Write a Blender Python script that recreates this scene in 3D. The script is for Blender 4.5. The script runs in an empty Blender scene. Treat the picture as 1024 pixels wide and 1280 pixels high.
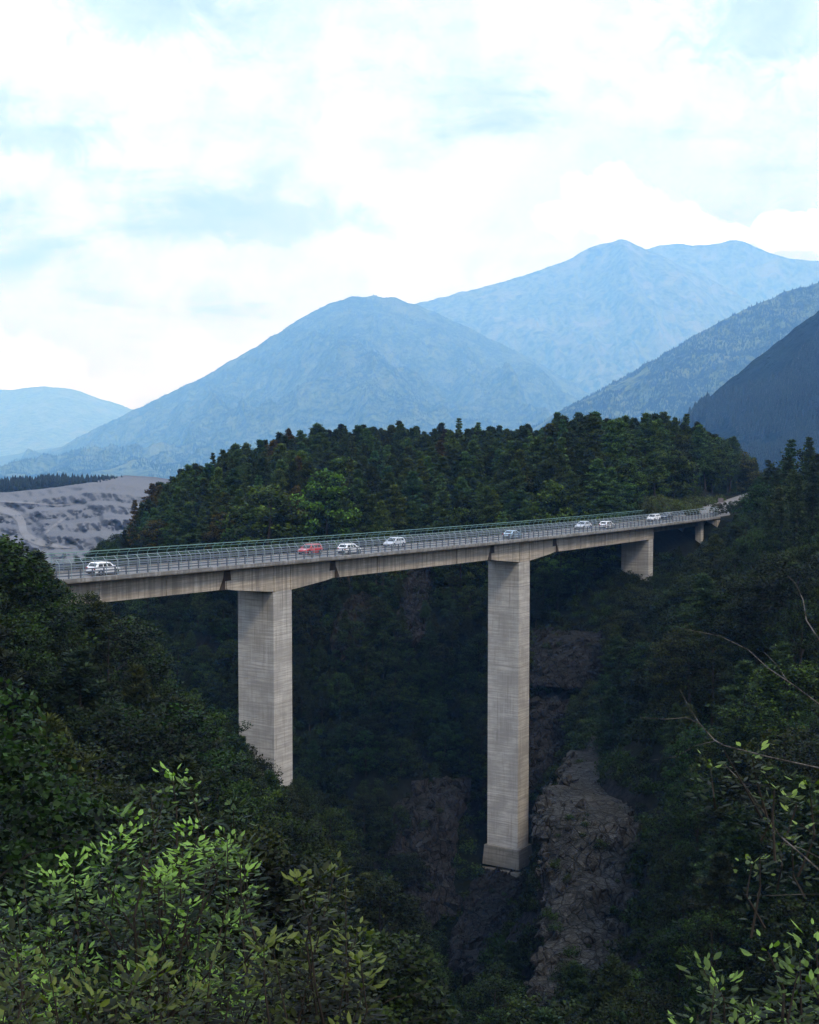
import bpy, bmesh, math
import numpy as np
from mathutils import Vector, Matrix

# ------------------------------------------------------------------ camera
sc = bpy.context.scene
CAMZ = 100.0
FPX, HZ, IW, IH = 1778.0, 530.0, 1024, 1280
PITCH = math.atan((IH / 2 - HZ) / FPX)
cam_d = bpy.data.cameras.new('camera')
cam_d.sensor_fit = 'VERTICAL'; cam_d.sensor_height = 36.0; cam_d.lens = 36.0 * FPX / IH
cam_d.clip_start = 0.5; cam_d.clip_end = 60000
cam = bpy.data.objects.new('camera', cam_d); sc.collection.objects.link(cam)
cam.location = (0, 0, CAMZ); cam.rotation_euler = (math.radians(90) - PITCH, 0, 0)
sc.camera = cam
sc.view_settings.view_transform = 'Standard'; sc.view_settings.look = 'None'
sc.view_settings.gamma = 1; sc.view_settings.exposure = -0.04
cy = sc.cycles
cy.max_bounces = 5; cy.diffuse_bounces = 2; cy.glossy_bounces = 2; cy.transmission_bounces = 2
cy.volume_bounces = 3; cy.transparent_max_bounces = 4
cy.use_denoising = True
try: cy.denoiser = 'OPENIMAGEDENOISE'
except Exception: pass
cy.sample_clamp_indirect = 6

CP, SP = math.cos(PITCH), math.sin(PITCH)
def ray(x, y):
    a = (x - 512) / FPX; b = (640 - y) / FPX
    return np.array([a, CP + b * SP, -SP + b * CP])
def at(x, y, d):                 # pixel + forward distance -> world point
    p = ray(x, y) * d; p[2] += CAMZ
    return p
def to_px(P):
    P = np.asarray(P, float); X, Y, Z = P[..., 0], P[..., 1], P[..., 2] - CAMZ
    d = np.maximum(Y * CP - Z * SP, 1e-3); up = Y * SP + Z * CP
    return 512 + FPX * X / d, 640 - FPX * up / d, d

# ------------------------------------------------------------------ node helpers
class NT:
    def __init__(s, tree): s.t = tree; s.n = tree.nodes; s.l = tree.links
    def add(s, typ, **kw):
        n = s.n.new(typ)
        for k, v in kw.items():
            if k == 'inp':
                for i, val in v.items():
                    if isinstance(val, bpy.types.NodeSocket): s.l.new(val, n.inputs[i])
                    else: n.inputs[i].default_value = val
            else: setattr(n, k, v)
        return n
    def math(s, op, a, b=0.0, c=0.0, clamp=False):
        n = s.n.new('ShaderNodeMath'); n.operation = op; n.use_clamp = clamp
        for i, v in enumerate((a, b, c)):
            if isinstance(v, bpy.types.NodeSocket): s.l.new(v, n.inputs[i])
            else: n.inputs[i].default_value = v
        return n.outputs[0]
    def vmath(s, op, a, b=(0, 0, 0)):
        n = s.n.new('ShaderNodeVectorMath'); n.operation = op
        for i, v in enumerate((a, b)):
            if isinstance(v, bpy.types.NodeSocket): s.l.new(v, n.inputs[i])
            else: n.inputs[i].default_value = v
        return n
    def mix(s, f, a, b, mode='MIX'):
        n = s.n.new('ShaderNodeMix'); n.data_type = 'RGBA'; n.blend_type = mode
        for i, v in ((0, f), (6, a), (7, b)):
            if isinstance(v, bpy.types.NodeSocket): s.l.new(v, n.inputs[i])
            else: n.inputs[i].default_value = v if i == 0 else (tuple(v) + (1,))[:4]
        return n.outputs[2]
    def noise(s, vec, scale, detail=4, rough=0.55, dist=0.0):
        n = s.n.new('ShaderNodeTexNoise'); n.inputs['Scale'].default_value = scale
        n.inputs['Detail'].default_value = detail; n.inputs['Roughness'].default_value = rough
        n.inputs['Distortion'].default_value = dist
        if vec is not None: s.l.new(vec, n.inputs['Vector'])
        return n.outputs['Fac']
    def smooth(s, v, lo, hi, a=0.0, b=1.0):
        n = s.n.new('ShaderNodeMapRange'); n.interpolation_type = 'SMOOTHSTEP'
        for i, q in enumerate((v, lo, hi, a, b)):
            if isinstance(q, bpy.types.NodeSocket): s.l.new(q, n.inputs[i])
            else: n.inputs[i].default_value = q
        return n.outputs[0]

# ------------------------------------------------------------------ sky and sun
SUN_EL, SUN_AZ = math.radians(50), math.radians(148)      # compass-like: 0 = +Y, clockwise; behind the camera, to the right
world = bpy.data.worlds.new('World'); sc.world = world; world.use_nodes = True
W = NT(world.node_tree); W.n.clear()
tc = W.add('ShaderNodeTexCoord').outputs['Generated']
sky = W.add('ShaderNodeTexSky', sky_type='NISHITA', sun_disc=False, sun_elevation=SUN_EL, sun_rotation=SUN_AZ,
            air_density=1.0, dust_density=0.6, ozone_density=2.0)
xyz = W.add('ShaderNodeSeparateXYZ', inp={0: tc})
zz = W.math('MAXIMUM', xyz.outputs[2], 0.0)
den = W.math('ADD', zz, 0.20)
pl = W.add('ShaderNodeCombineXYZ', inp={0: W.math('DIVIDE', xyz.outputs[0], den), 1: W.math('DIVIDE', xyz.outputs[1], den), 2: 0.3})
n_big = W.noise(pl.outputs[0], 1.6, 9, 0.60, 0.5)
n_fine = W.noise(tc, 14.0, 8, 0.62, 0.3)
n_mid = W.noise(tc, 6.0, 8, 0.62, 0.4)
def sky_blob(px, py, rx, ry, wob=0.5, n=None):            # soft ellipse round a direction of the sky, edge broken up by noise
    d = ray(px, py); d /= np.linalg.norm(d)
    a = math.degrees(1) ; sx, sy = FPX / rx, FPX / ry
    v = W.vmath('SUBTRACT', tc, tuple(d)).outputs[0]
    v = W.vmath('MULTIPLY', v, (sx, sx, sy)).outputs[0]
    ln = W.vmath('LENGTH', v).outputs['Value']
    return W.math('ADD', ln, W.math('MULTIPLY', W.math('SUBTRACT', n if n is not None else n_mid, 0.5), wob))
gap = None
n_wisp = W.math('MULTIPLY_ADD', W.noise(tc, 32.0, 8, 0.68, 0.8), 0.5, W.math('MULTIPLY', n_mid, 0.5))
for (px, py, rx, ry) in [(165, 12, 110, 44), (45, 172, 130, 40), (315, 276, 210, 26), (965, 30, 125, 62), (1180, 40, 160, 60)]:
    g = W.smooth(sky_blob(px, py, rx, ry, 4.2, n_wisp), 0.30, 1.20, 1.0, 0.0)
    gap = g if gap is None else W.math('MAXIMUM', gap, g)
cover = W.math('MULTIPLY_ADD', n_big, 1.0, W.math('MULTIPLY', W.math('SUBTRACT', n_fine, 0.5), 0.35))
cover = W.smooth(cover, 0.24, 0.44)
cover = W.math('MULTIPLY', cover, W.math('SUBTRACT', 1.0, W.math('MULTIPLY', gap, 0.55)))
CLOUD = 1.70
soft = W.smooth(W.math('ADD', W.math('MULTIPLY_ADD', n_wisp, .55, W.math('MULTIPLY', n_fine, .45)), W.math('MULTIPLY', W.math('SUBTRACT', n_big, 0.5), 0.7)), 0.36, 0.62)
cl_col = W.mix(soft, (CLOUD * 0.50, CLOUD * 0.63, CLOUD * 0.95), (CLOUD * 0.77, CLOUD * 0.94, CLOUD * 1.36))
blue = W.mix(1.0, sky.outputs[0], (0.10, 0.10, 0.10), 'MULTIPLY')
blue = W.mix(0.70, blue, (0.60, 0.92, 1.75))
col = W.mix(cover, blue, cl_col)
n_cum = W.math('MULTIPLY_ADD', W.noise(tc, 26.0, 6, 0.6, 0.2), 0.75, W.math('MULTIPLY', n_fine, 0.25))
dim = W.math('MAXIMUM', W.smooth(sky_blob(760, 225, 190, 85, 1.2), 0.3, 1.2, 1.0, 0.0), W.smooth(sky_blob(40, 440, 150, 70, 1.2), 0.3, 1.2, 1.0, 0.0))
col = W.mix(W.math('MULTIPLY', dim, 0.75), col, (0.92, 1.13, 1.68))
cum = None
for (px, py, rx, ry) in [(742, 250, 42, 44), (705, 272, 36, 24), (790, 272, 52, 34), (850, 288, 56, 30), (905, 300, 36, 20), (985, 290, 42, 26), (1050, 282, 60, 32), (20, 462, 70, 34), (100, 492, 60, 16), (-40, 450, 60, 34)]:
    g = W.smooth(sky_blob(px, py, rx, ry, 3.4, n_cum), 0.88, 1.05, 1.0, 0.0)
    cum = g if cum is None else W.math('MAXIMUM', cum, g)
col = W.mix(W.math('MULTIPLY', cum, 0.9), col, W.mix(W.smooth(n_cum, 0.38, 0.60), (1.22, 1.48, 2.10), (1.62, 1.92, 2.65)))
bg = W.add('ShaderNodeBackground', inp={0: col, 1: 1.0})
W.l.new(bg.outputs[0], W.add('ShaderNodeOutputWorld').inputs[0])
sun_d = bpy.data.lights.new('sun', 'SUN'); sun_d.energy = 2.4; sun_d.angle = math.radians(12); sun_d.color = (1.0, 0.94, 0.84)
sun = bpy.data.objects.new('sun', sun_d); sc.collection.objects.link(sun)
sd = Vector((math.sin(SUN_AZ) * math.cos(SUN_EL), math.cos(SUN_AZ) * math.cos(SUN_EL), math.sin(SUN_EL)))
sun.rotation_euler = sd.to_track_quat('Z', 'Y').to_euler(); sun.location = (0, -60, 260)

# ------------------------------------------------------------------ object helpers
rng = np.random.default_rng(11)
COL = sc.collection
def tag(o, label=None, cat=None, group=None, kind=None):
    if label: o['label'] = label
    if cat: o['category'] = cat
    if group: o['group'] = group
    if kind: o['kind'] = kind
    return o
def empty(name, loc=(0, 0, 0), rz=0.0):
    o = bpy.data.objects.new(name, None); COL.objects.link(o)
    o.location = loc; o.rotation_euler = (0, 0, rz); o.empty_display_size = 0.5
    return o
def make_mesh(name, V, F, mats, mi=None, smooth=False):
    me = bpy.data.meshes.new(name)
    V = np.asarray(V, np.float32)
    if isinstance(F, np.ndarray):
        k = F.shape[1]
        me.vertices.add(len(V)); me.vertices.foreach_set('co', V.ravel())
        me.loops.add(F.size); me.loops.foreach_set('vertex_index', F.ravel().astype(np.int32))
        me.polygons.add(len(F)); me.polygons.foreach_set('loop_start', np.arange(0, F.size, k, dtype=np.int32))
        me.update(calc_edges=True)
    else:
        me.from_pydata([tuple(map(float, v)) for v in V], [], F)
        me.update()
    for m in (mats if isinstance(mats, (list, tuple)) else [mats]): me.materials.append(m)
    if mi is not None: me.polygons.foreach_set('material_index', np.asarray(mi, np.int32))
    if smooth: me.polygons.foreach_set('use_smooth', np.ones(len(me.polygons), bool))
    return me
def add(name, me, parent=None, loc=None, rot=None, scale=None):
    o = bpy.data.objects.new(name, me); COL.objects.link(o)
    if parent is not None: o.parent = parent
    if loc is not None: o.location = loc
    if rot is not None: o.rotation_euler = rot
    if scale is not None: o.scale = scale
    return o
class MB:                                   # collects simple solids into one mesh
    def __init__(s): s.V = []; s.F = []
    def hexa(s, pts):                       # 8 points: bottom ring 0-3 (ccw from above), top ring 4-7
        b = len(s.V); s.V += [tuple(p) for p in pts]
        s.F += [(b+3, b+2, b+1, b), (b+4, b+5, b+6, b+7), (b, b+1, b+5, b+4), (b+1, b+2, b+6, b+5), (b+2, b+3, b+7, b+6), (b+3, b, b+4, b+7)]
        return s
    def box(s, x0, x1, y0, y1, z0, z1):
        return s.hexa([(x0, y0, z0), (x1, y0, z0), (x1, y1, z0), (x0, y1, z0), (x0, y0, z1), (x1, y0, z1), (x1, y1, z1), (x0, y1, z1)])
    def loft(s, rings, closed=True, caps=True):
        b = len(s.V); n = len(rings[0])
        for r in rings: s.V += [tuple(p) for p in r]
        for i in range(len(rings) - 1):
            for j in range(n if closed else n - 1):
                k = (j + 1) % n
                s.F.append((b + i*n + j, b + i*n + k, b + (i+1)*n + k, b + (i+1)*n + j))
        if caps and closed:
            s.F.append(tuple(b + j for j in range(n))[::-1]); s.F.append(tuple(b + (len(rings)-1)*n + j for j in range(n)))
        return s
    def tube(s, pts, radii, n=6):
        pts = [np.asarray(p, float) for p in pts]; rings = []
        for i, p in enumerate(pts):
            t = pts[min(i+1, len(pts)-1)] - pts[max(i-1, 0)]; t /= (np.linalg.norm(t) + 1e-9)
            a = np.cross(t, (0, 0, 1.0)) if abs(t[2]) < 0.95 else np.cross(t, (1.0, 0, 0)); a /= np.linalg.norm(a)
            c = np.cross(t, a); r = radii[i] if hasattr(radii, '__len__') else radii
            rings.append([p + r * (a * math.cos(q) + c * math.sin(q)) for q in np.linspace(0, 2*math.pi, n, endpoint=False)])
        return s.loft(rings)
    def mesh(s, name, mat, smooth=False): return make_mesh(name, s.V, s.F, mat, smooth=smooth)
    def build(s, name, mat, parent=None, smooth=False): return add(name, s.mesh(name, mat, smooth), parent)

def hash2(i, j, seed):
    h = (i.astype(np.int64) * 374761393 + j.astype(np.int64) * 668265263 + seed * 1442695041) & 0xffffffff
    h = ((h ^ (h >> 13)) * 1274126177) & 0xffffffff
    return ((h ^ (h >> 16)) & 0xffff) / 65535.0
def vnoise(x, y, seed=0):
    x = np.asarray(x, float); y = np.asarray(y, float)
    i, j = np.floor(x), np.floor(y); fx, fy = x - i, y - j
    fx = fx*fx*(3-2*fx); fy = fy*fy*(3-2*fy)
    a, b = hash2(i, j, seed), hash2(i+1, j, seed); c, d = hash2(i, j+1, seed), hash2(i+1, j+1, seed)
    return (a*(1-fx)+b*fx)*(1-fy) + (c*(1-fx)+d*fx)*fy
def fbm(x, y, octv=5, seed=0, ridged=False):
    s = 0; a = 0.5
    for o in range(octv):
        v = vnoise(x, y, seed + o*17)
        s = s + a * ((1 - np.abs(2*v-1)) if ridged else v); a *= 0.5; x = x*2.03 + 5.1; y = y*2.03 + 1.7
    return s

# ------------------------------------------------------------------ materials
def material(name, build):
    m = bpy.data.materials.new(name); m.use_nodes = True
    T = NT(m.node_tree); T.n.clear(); out = T.n.new('ShaderNodeOutputMaterial')
    T.l.new(build(T), out.inputs[0]); return m
def principled(T, col, rough=0.8, spec=0.3, metal=0.0, normal=None, coat=0.0):
    p = T.n.new('ShaderNodeBsdfPrincipled')
    for k, v in (('Base Color', col), ('Roughness', rough), ('Specular IOR Level', spec), ('Metallic', metal), ('Coat Weight', coat)):
        if isinstance(v, bpy.types.NodeSocket): T.l.new(v, p.inputs[k])
        else: p.inputs[k].default_value = (tuple(v) + (1,))[:4] if k == 'Base Color' else v
    if normal is not None: T.l.new(normal, p.inputs['Normal'])
    return p.outputs[0]
def bump(T, h, strength=0.4, dist=0.1):
    return T.add('ShaderNodeBump', inp={'Strength': strength, 'Distance': dist, 'Height': h}).outputs[0]
def plain(name, col, rough=0.6, spec=0.4, metal=0.0, var=0.25, scale=6.0, coat=0.0):
    def b(T):
        tcn = T.add('ShaderNodeTexCoord').outputs['Object']; n = T.noise(tcn, scale, 4)
        c = T.mix(n, tuple(v*(1-var) for v in col), tuple(min(1, v*(1+var)) for v in col))
        return principled(T, c, rough, spec, metal, None, coat)
    return material(name, b)
def concrete(name, tone, streak=0.6, lift=4.6):
    def b(T):
        g = T.add('ShaderNodeTexCoord').outputs['Object']
        s = T.add('ShaderNodeSeparateXYZ', inp={0: g})
        st = T.add('ShaderNodeMapping', inp={0: g}); st.inputs['Scale'].default_value = (2.2, 2.2, 0.10)
        n1 = T.noise(st.outputs[0], 1.4, 6, 0.65)                      # vertical water streaks
        hb = T.add('ShaderNodeMapping', inp={0: g}); hb.inputs['Scale'].default_value = (0.10, 0.10, 3.2)
        n2 = T.noise(hb.outputs[0], 1.6, 4, 0.7)                       # board marks
        n3 = T.noise(g, 0.35, 6, 0.6); n4 = T.noise(g, 9.0, 4, 0.6)
        c = T.mix(T.smooth(n3, 0.32, 0.68), tuple(v*0.74 for v in tone), tuple(v*1.14 for v in tone))
        c = T.mix(T.math('MULTIPLY', T.smooth(n2, 0.42, 0.58), 0.7), c, tuple(v*0.60 for v in tone))
        c = T.mix(T.math('MULTIPLY', T.smooth(n1, 0.50, 0.74), streak), c, (tone[0]*0.42, tone[1]*0.40, tone[2]*0.38))
        c = T.mix(T.math('MULTIPLY', T.smooth(n1, 0.42, 0.30), 0.35), c, tuple(min(.6, v*1.35) for v in tone))
        c = T.mix(T.math('MULTIPLY', T.smooth(n4, 0.6, 0.75), 0.35), c, tuple(v*0.5 for v in tone))
        dr = T.add('ShaderNodeMapping', inp={0: g}); dr.inputs['Scale'].default_value = (1.1, 1.1, 0.05)
        n5 = T.noise(dr.outputs[0], 1.3, 5, .7); run = T.smooth(T.math('ADD', n5, T.math('MULTIPLY', T.math('SUBTRACT', s.outputs[2], 52.0), 0.018)), 0.52, 0.66)
        c = T.mix(T.math('MULTIPLY', run, 0.55), c, (tone[0]*0.30, tone[1]*0.29, tone[2]*0.29))
        ph = T.math('FRACT', T.math('DIVIDE', s.outputs[2], lift))     # pour joints
        ln = T.math('LESS_THAN', T.math('ABSOLUTE', T.math('SUBTRACT', ph, T.math('MULTIPLY_ADD', n4, 0.01, 0.495))), 0.012)
        c = T.mix(T.math('MULTIPLY', ln, T.smooth(n3, 0.3, 0.6, 0.0, 0.45)), c, tuple(v*0.4 for v in tone))
        return principled(T, c, 0.9, 0.2, 0, bump(T, T.math('ADD', n2, n4), 0.3, 0.05))
    return material(name, b)
CONC = concrete('beige_concrete', (0.42, 0.372, 0.305), 0.45)
CONC_PIER = concrete('board_marked_grey_concrete', (0.46, 0.44, 0.40), 0.6)
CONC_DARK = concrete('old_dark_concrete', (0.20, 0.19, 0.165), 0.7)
KERBM = concrete('pale_kerb_concrete', (0.30, 0.295, 0.28), 0.3)
RUST = plain('rust_stained_concrete', (0.045, 0.034, 0.027), 0.95, 0.1, 0, 0.5, 3.0)
def asphalt_b(T):
    g = T.add('ShaderNodeTexCoord').outputs['Object']
    n = T.noise(g, 0.5, 5); f = T.noise(g, 40, 2)
    c = T.mix(T.smooth(n, 0.3, 0.7), (0.13, 0.122, 0.112), (0.20, 0.19, 0.175)); c = T.mix(T.math('MULTIPLY', f, 0.3), c, (0.06, 0.06, 0.06))
    return principled(T, c, 0.75, 0.4)
ASPH = material('worn_grey_asphalt', asphalt_b)
PAINT = plain('road_paint', (0.62, 0.62, 0.58), 0.7, 0.3, 0, 0.3, 3)
STEEL = plain('galvanised_blue_grey_steel', (0.13, 0.155, 0.19), 0.5, 0.5, 0.3, 0.3, 2)
STEEL_L = plain('pale_green_painted_steel', (0.24, 0.31, 0.32), 0.5, 0.5, 0.1, 0.3, 2)
STEEL_F = plain('green_painted_steel', (0.13, 0.24, 0.21), 0.5, 0.5, 0.1, 0.3, 2)

def leaf_mat(name, dark, light, transl=0.25, rough=0.6, spec=0.15):
    def b(T):
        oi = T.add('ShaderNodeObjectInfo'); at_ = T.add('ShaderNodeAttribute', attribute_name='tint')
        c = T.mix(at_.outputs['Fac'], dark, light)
        hs = T.add('ShaderNodeHueSaturation', inp={'Color': c, 'Hue': T.math('MULTIPLY_ADD', oi.outputs['Random'], 0.05, 0.475),
                   'Saturation': 1.0, 'Value': T.math('MULTIPLY_ADD', oi.outputs['Random'], 1.0, 0.45)})
        c = T.mix(1.0, hs.outputs[0], oi.outputs['Color'], 'MULTIPLY')
        p = principled(T, c, rough, spec)
        tr = T.add('ShaderNodeBsdfTranslucent', inp={0: T.mix(1.0, c, (1.25, 1.4, 0.5), 'MULTIPLY')})
        return T.add('ShaderNodeMixShader', inp={0: transl, 1: p, 2: tr.outputs[0]}).outputs[0]
    return material(name, b)
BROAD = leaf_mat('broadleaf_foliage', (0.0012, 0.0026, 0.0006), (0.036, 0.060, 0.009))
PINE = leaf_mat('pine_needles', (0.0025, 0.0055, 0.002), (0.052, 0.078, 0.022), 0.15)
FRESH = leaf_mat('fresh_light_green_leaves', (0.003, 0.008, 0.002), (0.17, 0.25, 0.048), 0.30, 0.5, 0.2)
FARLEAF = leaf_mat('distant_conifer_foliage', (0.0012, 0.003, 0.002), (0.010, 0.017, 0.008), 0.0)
def bark_b(T):
    g = T.add('ShaderNodeTexCoord').outputs['Object']; n = T.noise(g, 5, 5, 0.7)
    return principled(T, T.mix(n, (0.012, 0.010, 0.008), (0.055, 0.045, 0.036)), 0.95, 0.1)
BARK = material('grey_brown_bark', bark_b)
def palebark_b(T):
    g = T.add('ShaderNodeTexCoord').outputs['Object']; n = T.noise(g, 14, 5, 0.7)
    return principled(T, T.mix(T.smooth(n, .4, .62), (0.022, 0.019, 0.016), (0.12, 0.11, 0.095)), 0.9, 0.15)
PALEBARK = material('pale_lichened_bark', palebark_b)
def rock_b(tone, moss=0.35):
    def b(T):
        geo = T.add('ShaderNodeNewGeometry'); g = geo.outputs['Position']
        nz = T.add('ShaderNodeSeparateXYZ', inp={0: geo.outputs['Normal']}).outputs[2]
        n1 = T.noise(g, 0.22, 8, 0.68, 0.6); n2 = T.noise(g, 1.5, 6, 0.7); n3 = T.noise(g, 0.09, 4)
        c = T.mix(T.smooth(n1, 0.3, 0.7), tuple(v*0.30 for v in tone), tuple(v*1.25 for v in tone))
        c = T.mix(T.math('MULTIPLY', T.smooth(n2, 0.50, 0.70), 0.8), c, tuple(min(.5, v*1.9) for v in tone))
        c = T.mix(T.math('MULTIPLY', T.smooth(n2, 0.46, 0.30), 0.8), c, tuple(v*0.2 for v in tone))
        c = T.mix(T.smooth(n3, 0.48, 0.62, 0, 0.25), c, (tone[0]*1.25, tone[1]*1.05, tone[2]*0.75))
        wp = T.vmath('ADD', g, T.vmath('SCALE', T.add('ShaderNodeTexNoise', inp={'Vector': g, 'Scale': .5, 'Detail': 4.0}).outputs['Color']).outputs[0])
        wv = T.add('ShaderNodeMapping', inp={0: wp.outputs[0]}); wv.inputs['Rotation'].default_value = (.3, .5, .2); wv.inputs['Scale'].default_value = (1, 1, .5)
        vo = T.add('ShaderNodeTexVoronoi', feature='DISTANCE_TO_EDGE', inp={'Vector': wv.outputs[0], 'Scale': .75}); vo2 = T.add('ShaderNodeTexVoronoi', feature='DISTANCE_TO_EDGE', inp={'Vector': wv.outputs[0], 'Scale': 2.2})
        ck = T.math('MAXIMUM', T.smooth(vo.outputs['Distance'], 0.0, 0.09, 1.0, 0.0), T.smooth(vo2.outputs['Distance'], 0.0, 0.07, 0.7, 0.0))
        c = T.mix(T.math('MULTIPLY', ck, 0.85), c, tuple(v*0.12 for v in tone))
        gm = T.math('MULTIPLY', T.smooth(T.math('ADD', nz, T.math('MULTIPLY', n1, 0.6)), 0.78, 1.0), moss*2.4, clamp=True)
        c = T.mix(gm, c, T.mix(n2, (0.007, 0.014, 0.005), (0.024, 0.036, 0.012)))
        return principled(T, c, 0.92, 0.2, 0, bump(T, T.math('SUBTRACT', T.math('ADD', n1, n2), T.math('MULTIPLY', ck, .8)), 1.0, 0.6))
    return b
ROCK = material('pale_weathered_rock', rock_b((0.060, 0.058, 0.055), .06))
ROCK_D = material('dark_blue_grey_rock', rock_b((0.030, 0.029, 0.031), .06))
ROCK_O = material('ochre_earth_scar', rock_b((0.035, 0.027, 0.017), 0.2))
def ground_b(T):
    geo = T.add('ShaderNodeNewGeometry'); g = geo.outputs['Position']
    nz = T.add('ShaderNodeSeparateXYZ', inp={0: geo.outputs['Normal']}).outputs[2]
    n1 = T.noise(g, 0.12, 8, 0.65); n2 = T.noise(g, 1.2, 6, 0.7); n3 = T.noise(g, 0.006, 5)
    c = T.mix(T.smooth(n2, 0.35, 0.65), (0.0015, 0.003, 0.001), (0.006, 0.008, 0.003))
    c = T.mix(T.smooth(n1, 0.55, 0.75, 0, 0.6), c, (0.009, 0.008, 0.006))
    r = T.mix(T.smooth(n2, 0.4, 0.62), (0.002, 0.002, 0.0025), (0.02, 0.019, 0.018))
    steep = T.smooth(T.math('ADD', nz, T.math('MULTIPLY', T.math('SUBTRACT', n1, 0.5), 0.8)), 0.72, 0.52)
    c = T.mix(steep, c, r)
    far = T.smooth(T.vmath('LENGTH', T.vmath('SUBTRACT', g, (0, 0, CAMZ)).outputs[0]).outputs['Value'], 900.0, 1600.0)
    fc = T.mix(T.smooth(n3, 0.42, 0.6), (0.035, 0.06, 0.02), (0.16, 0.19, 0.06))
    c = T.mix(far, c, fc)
    return principled(T, c, 0.95, 0.1, 0, bump(T, n2, 0.8, 0.4))
GROUND = material('forest_floor', ground_b)

# ------------------------------------------------------------------ bridge frame
AZ = math.radians(57)
U2 = np.array([math.cos(AZ), math.sin(AZ)]); N2 = np.array([math.sin(AZ), -math.cos(AZ)])
P0 = ray(355, 706) * 185.0
DECK_W = 9.0
_s = [-60, -38.6, -22, 0, 15.3, 31.7, 50.7, 72.7, 91.6, 118.3, 133.7, 150.5, 165]
_z = [-16.6, -17.14, -17.55, -18.2, -18.7, -19.2, -19.62, -19.95, -20.2, -20.58, -20.82, -20.98, -21.1]
_pc = np.polyfit(_s, _z, 3)
def zd(s): return float(np.polyval(_pc, s)) + CAMZ         # underside of the deck edge
def bpos(s, off):
    q = P0[:2] + U2 * s - N2 * off; return q[0], q[1]
def bridge_so(x, y):
    d0, d1 = x - P0[0], y - P0[1]
    return d0*U2[0] + d1*U2[1], -(d0*N2[0] + d1*N2[1])

# ------------------------------------------------------------------ terrain
CTRL = [  # x, y, height below the camera
 (0, -30, 4), (-30, -20, 2), (30, -30, 2), (0, 0, -2.2), (-6, 8, -7), (6, 8, -8), (-12, 20, -10), (-60, 10, -4), (-80, 60, -8),
 (-7, 40, -23), (-14, 60, -30), (-4, 70, -38), (0, 58, -34), (8, 30, -24), (-26, 90, -28), (-50, 90, -12), (-35, 120, -26), (-42, 142, -18.5), (-60, 110, -16.5), (-75, 90, -16),
 (-25, 140, -34), (-18, 150, -45), (-13, 160, -53), (-3, 140, -58), (3.6, 110, -58), (-16, 186, -50), (-38, 165, -30), (-48, 150, -21), (-10, 120, -48), (-14, 95, -39), (-60, 160, -26), (-80, 150, -25),
 (12, 85, -66), (9, 120, -80), (4, 165, -90), (-2, 200, -92), (-14, 226, -90), (-45, 245, -85), (-90, 275, -82), (-160, 330, -80), (-260, 420, -85), (28, 45, -55), (60, 0, -50),
 (20, 232, -78), (23, 243, -75.6), (14, 215, -84), (30, 236, -62), (40, 250, -48), (50, 287, -31), (45, 270, -40), (66, 310, -27), (72, 300, -28.5), (58, 270, -36),
 (17, 178, -62), (29, 188, -42), (33, 200, -44), (16, 160, -68), (15, 110, -58), (21, 110, -47), (27, 100, -40), (30, 140, -45), (41, 150, -39), (44, 200, -39), (55, 235, -31), (66, 230, -24), (70, 280, -25), (60, 120, -22), (85, 150, -12), (100, 220, -14), (100, 300, -20), (130, 260, -12),
 (77, 348, -21.4), (89, 372, -21.4), (105, 415, -21.4), (84, 330, -23.5), (66, 352, -19.5), (74, 372, -17), (84, 398, -16.5), (70, 395, -16), (120, 400, -22), (69, 318, -21.6), (140, 460, -20),
 (-8, 243, -70), (-10, 268, -50), (-12, 292, -32), (-33, 290, -36), (-60, 290, -50), (15, 265, -50), (22, 290, -30), (-70, 315, -46), (-67, 332, -38), (-61, 350, -31), (-52, 372, -26), (-39, 400, -21), (-8, 430, -18), (-10, 350, -25), (20, 350, -24), (20, 320, -25), (45, 310, -20.5), (40, 335, -19.5), (45, 430, -20), (60, 370, -20), (88, 445, -22), (111, 460, -27), (75, 400, -21),
 (-85, 350, -45), (-100, 400, -50), (-40, 480, -30), (0, 540, -30), (60, 540, -30), (120, 560, -35), (-150, 500, -80), (0, 700, -75), (150, 700, -70), (200, 400, -5), (260, 250, 5), (200, 100, 0), (-200, 700, -92), (-120, 120, -8), (-150, 200, -60), (-200, 250, -80),
 (300, 700, -60), (-350, 700, -92), (-300, 200, -70), (400, 300, 20), (-250, 0, 10),
]
CT = np.array(CTRL, float)
# thin-plate spline through the points the picture gives
def _k(r2): return np.where(r2 > 0, r2 * np.log(np.maximum(r2, 1e-9)), 0) * 0.5
def _solve():
    x = CT[:, :2] / 100; n = len(x)
    K = _k(((x[:, None] - x[None]) ** 2).sum(-1)) + np.eye(n) * 0.004
    Pm = np.c_[np.ones(n), x]; A = np.zeros((n+3, n+3)); A[:n, :n] = K; A[:n, n:] = Pm; A[n:, :n] = Pm.T
    return np.linalg.solve(A, np.r_[CT[:, 2], 0, 0, 0])
_w = _solve()
ROAD_PTS = np.array([bpos(s, 4.5) for s in (-140, -100, -70, -48)] + [bpos(s, 4.5) for s in (160, 166)] + [(75, 352), (86, 378), (101, 416), (122, 458), (150, 500)])
def road_dist(x, y, pts):
    best = np.full(np.shape(x), 1e9)
    for a, b in zip(pts[:-1], pts[1:]):
        d = b - a; t = np.clip(((x-a[0])*d[0] + (y-a[1])*d[1]) / (d @ d), 0, 1)
        best = np.minimum(best, np.hypot(x - a[0] - t*d[0], y - a[1] - t*d[1]))
    return best
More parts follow.
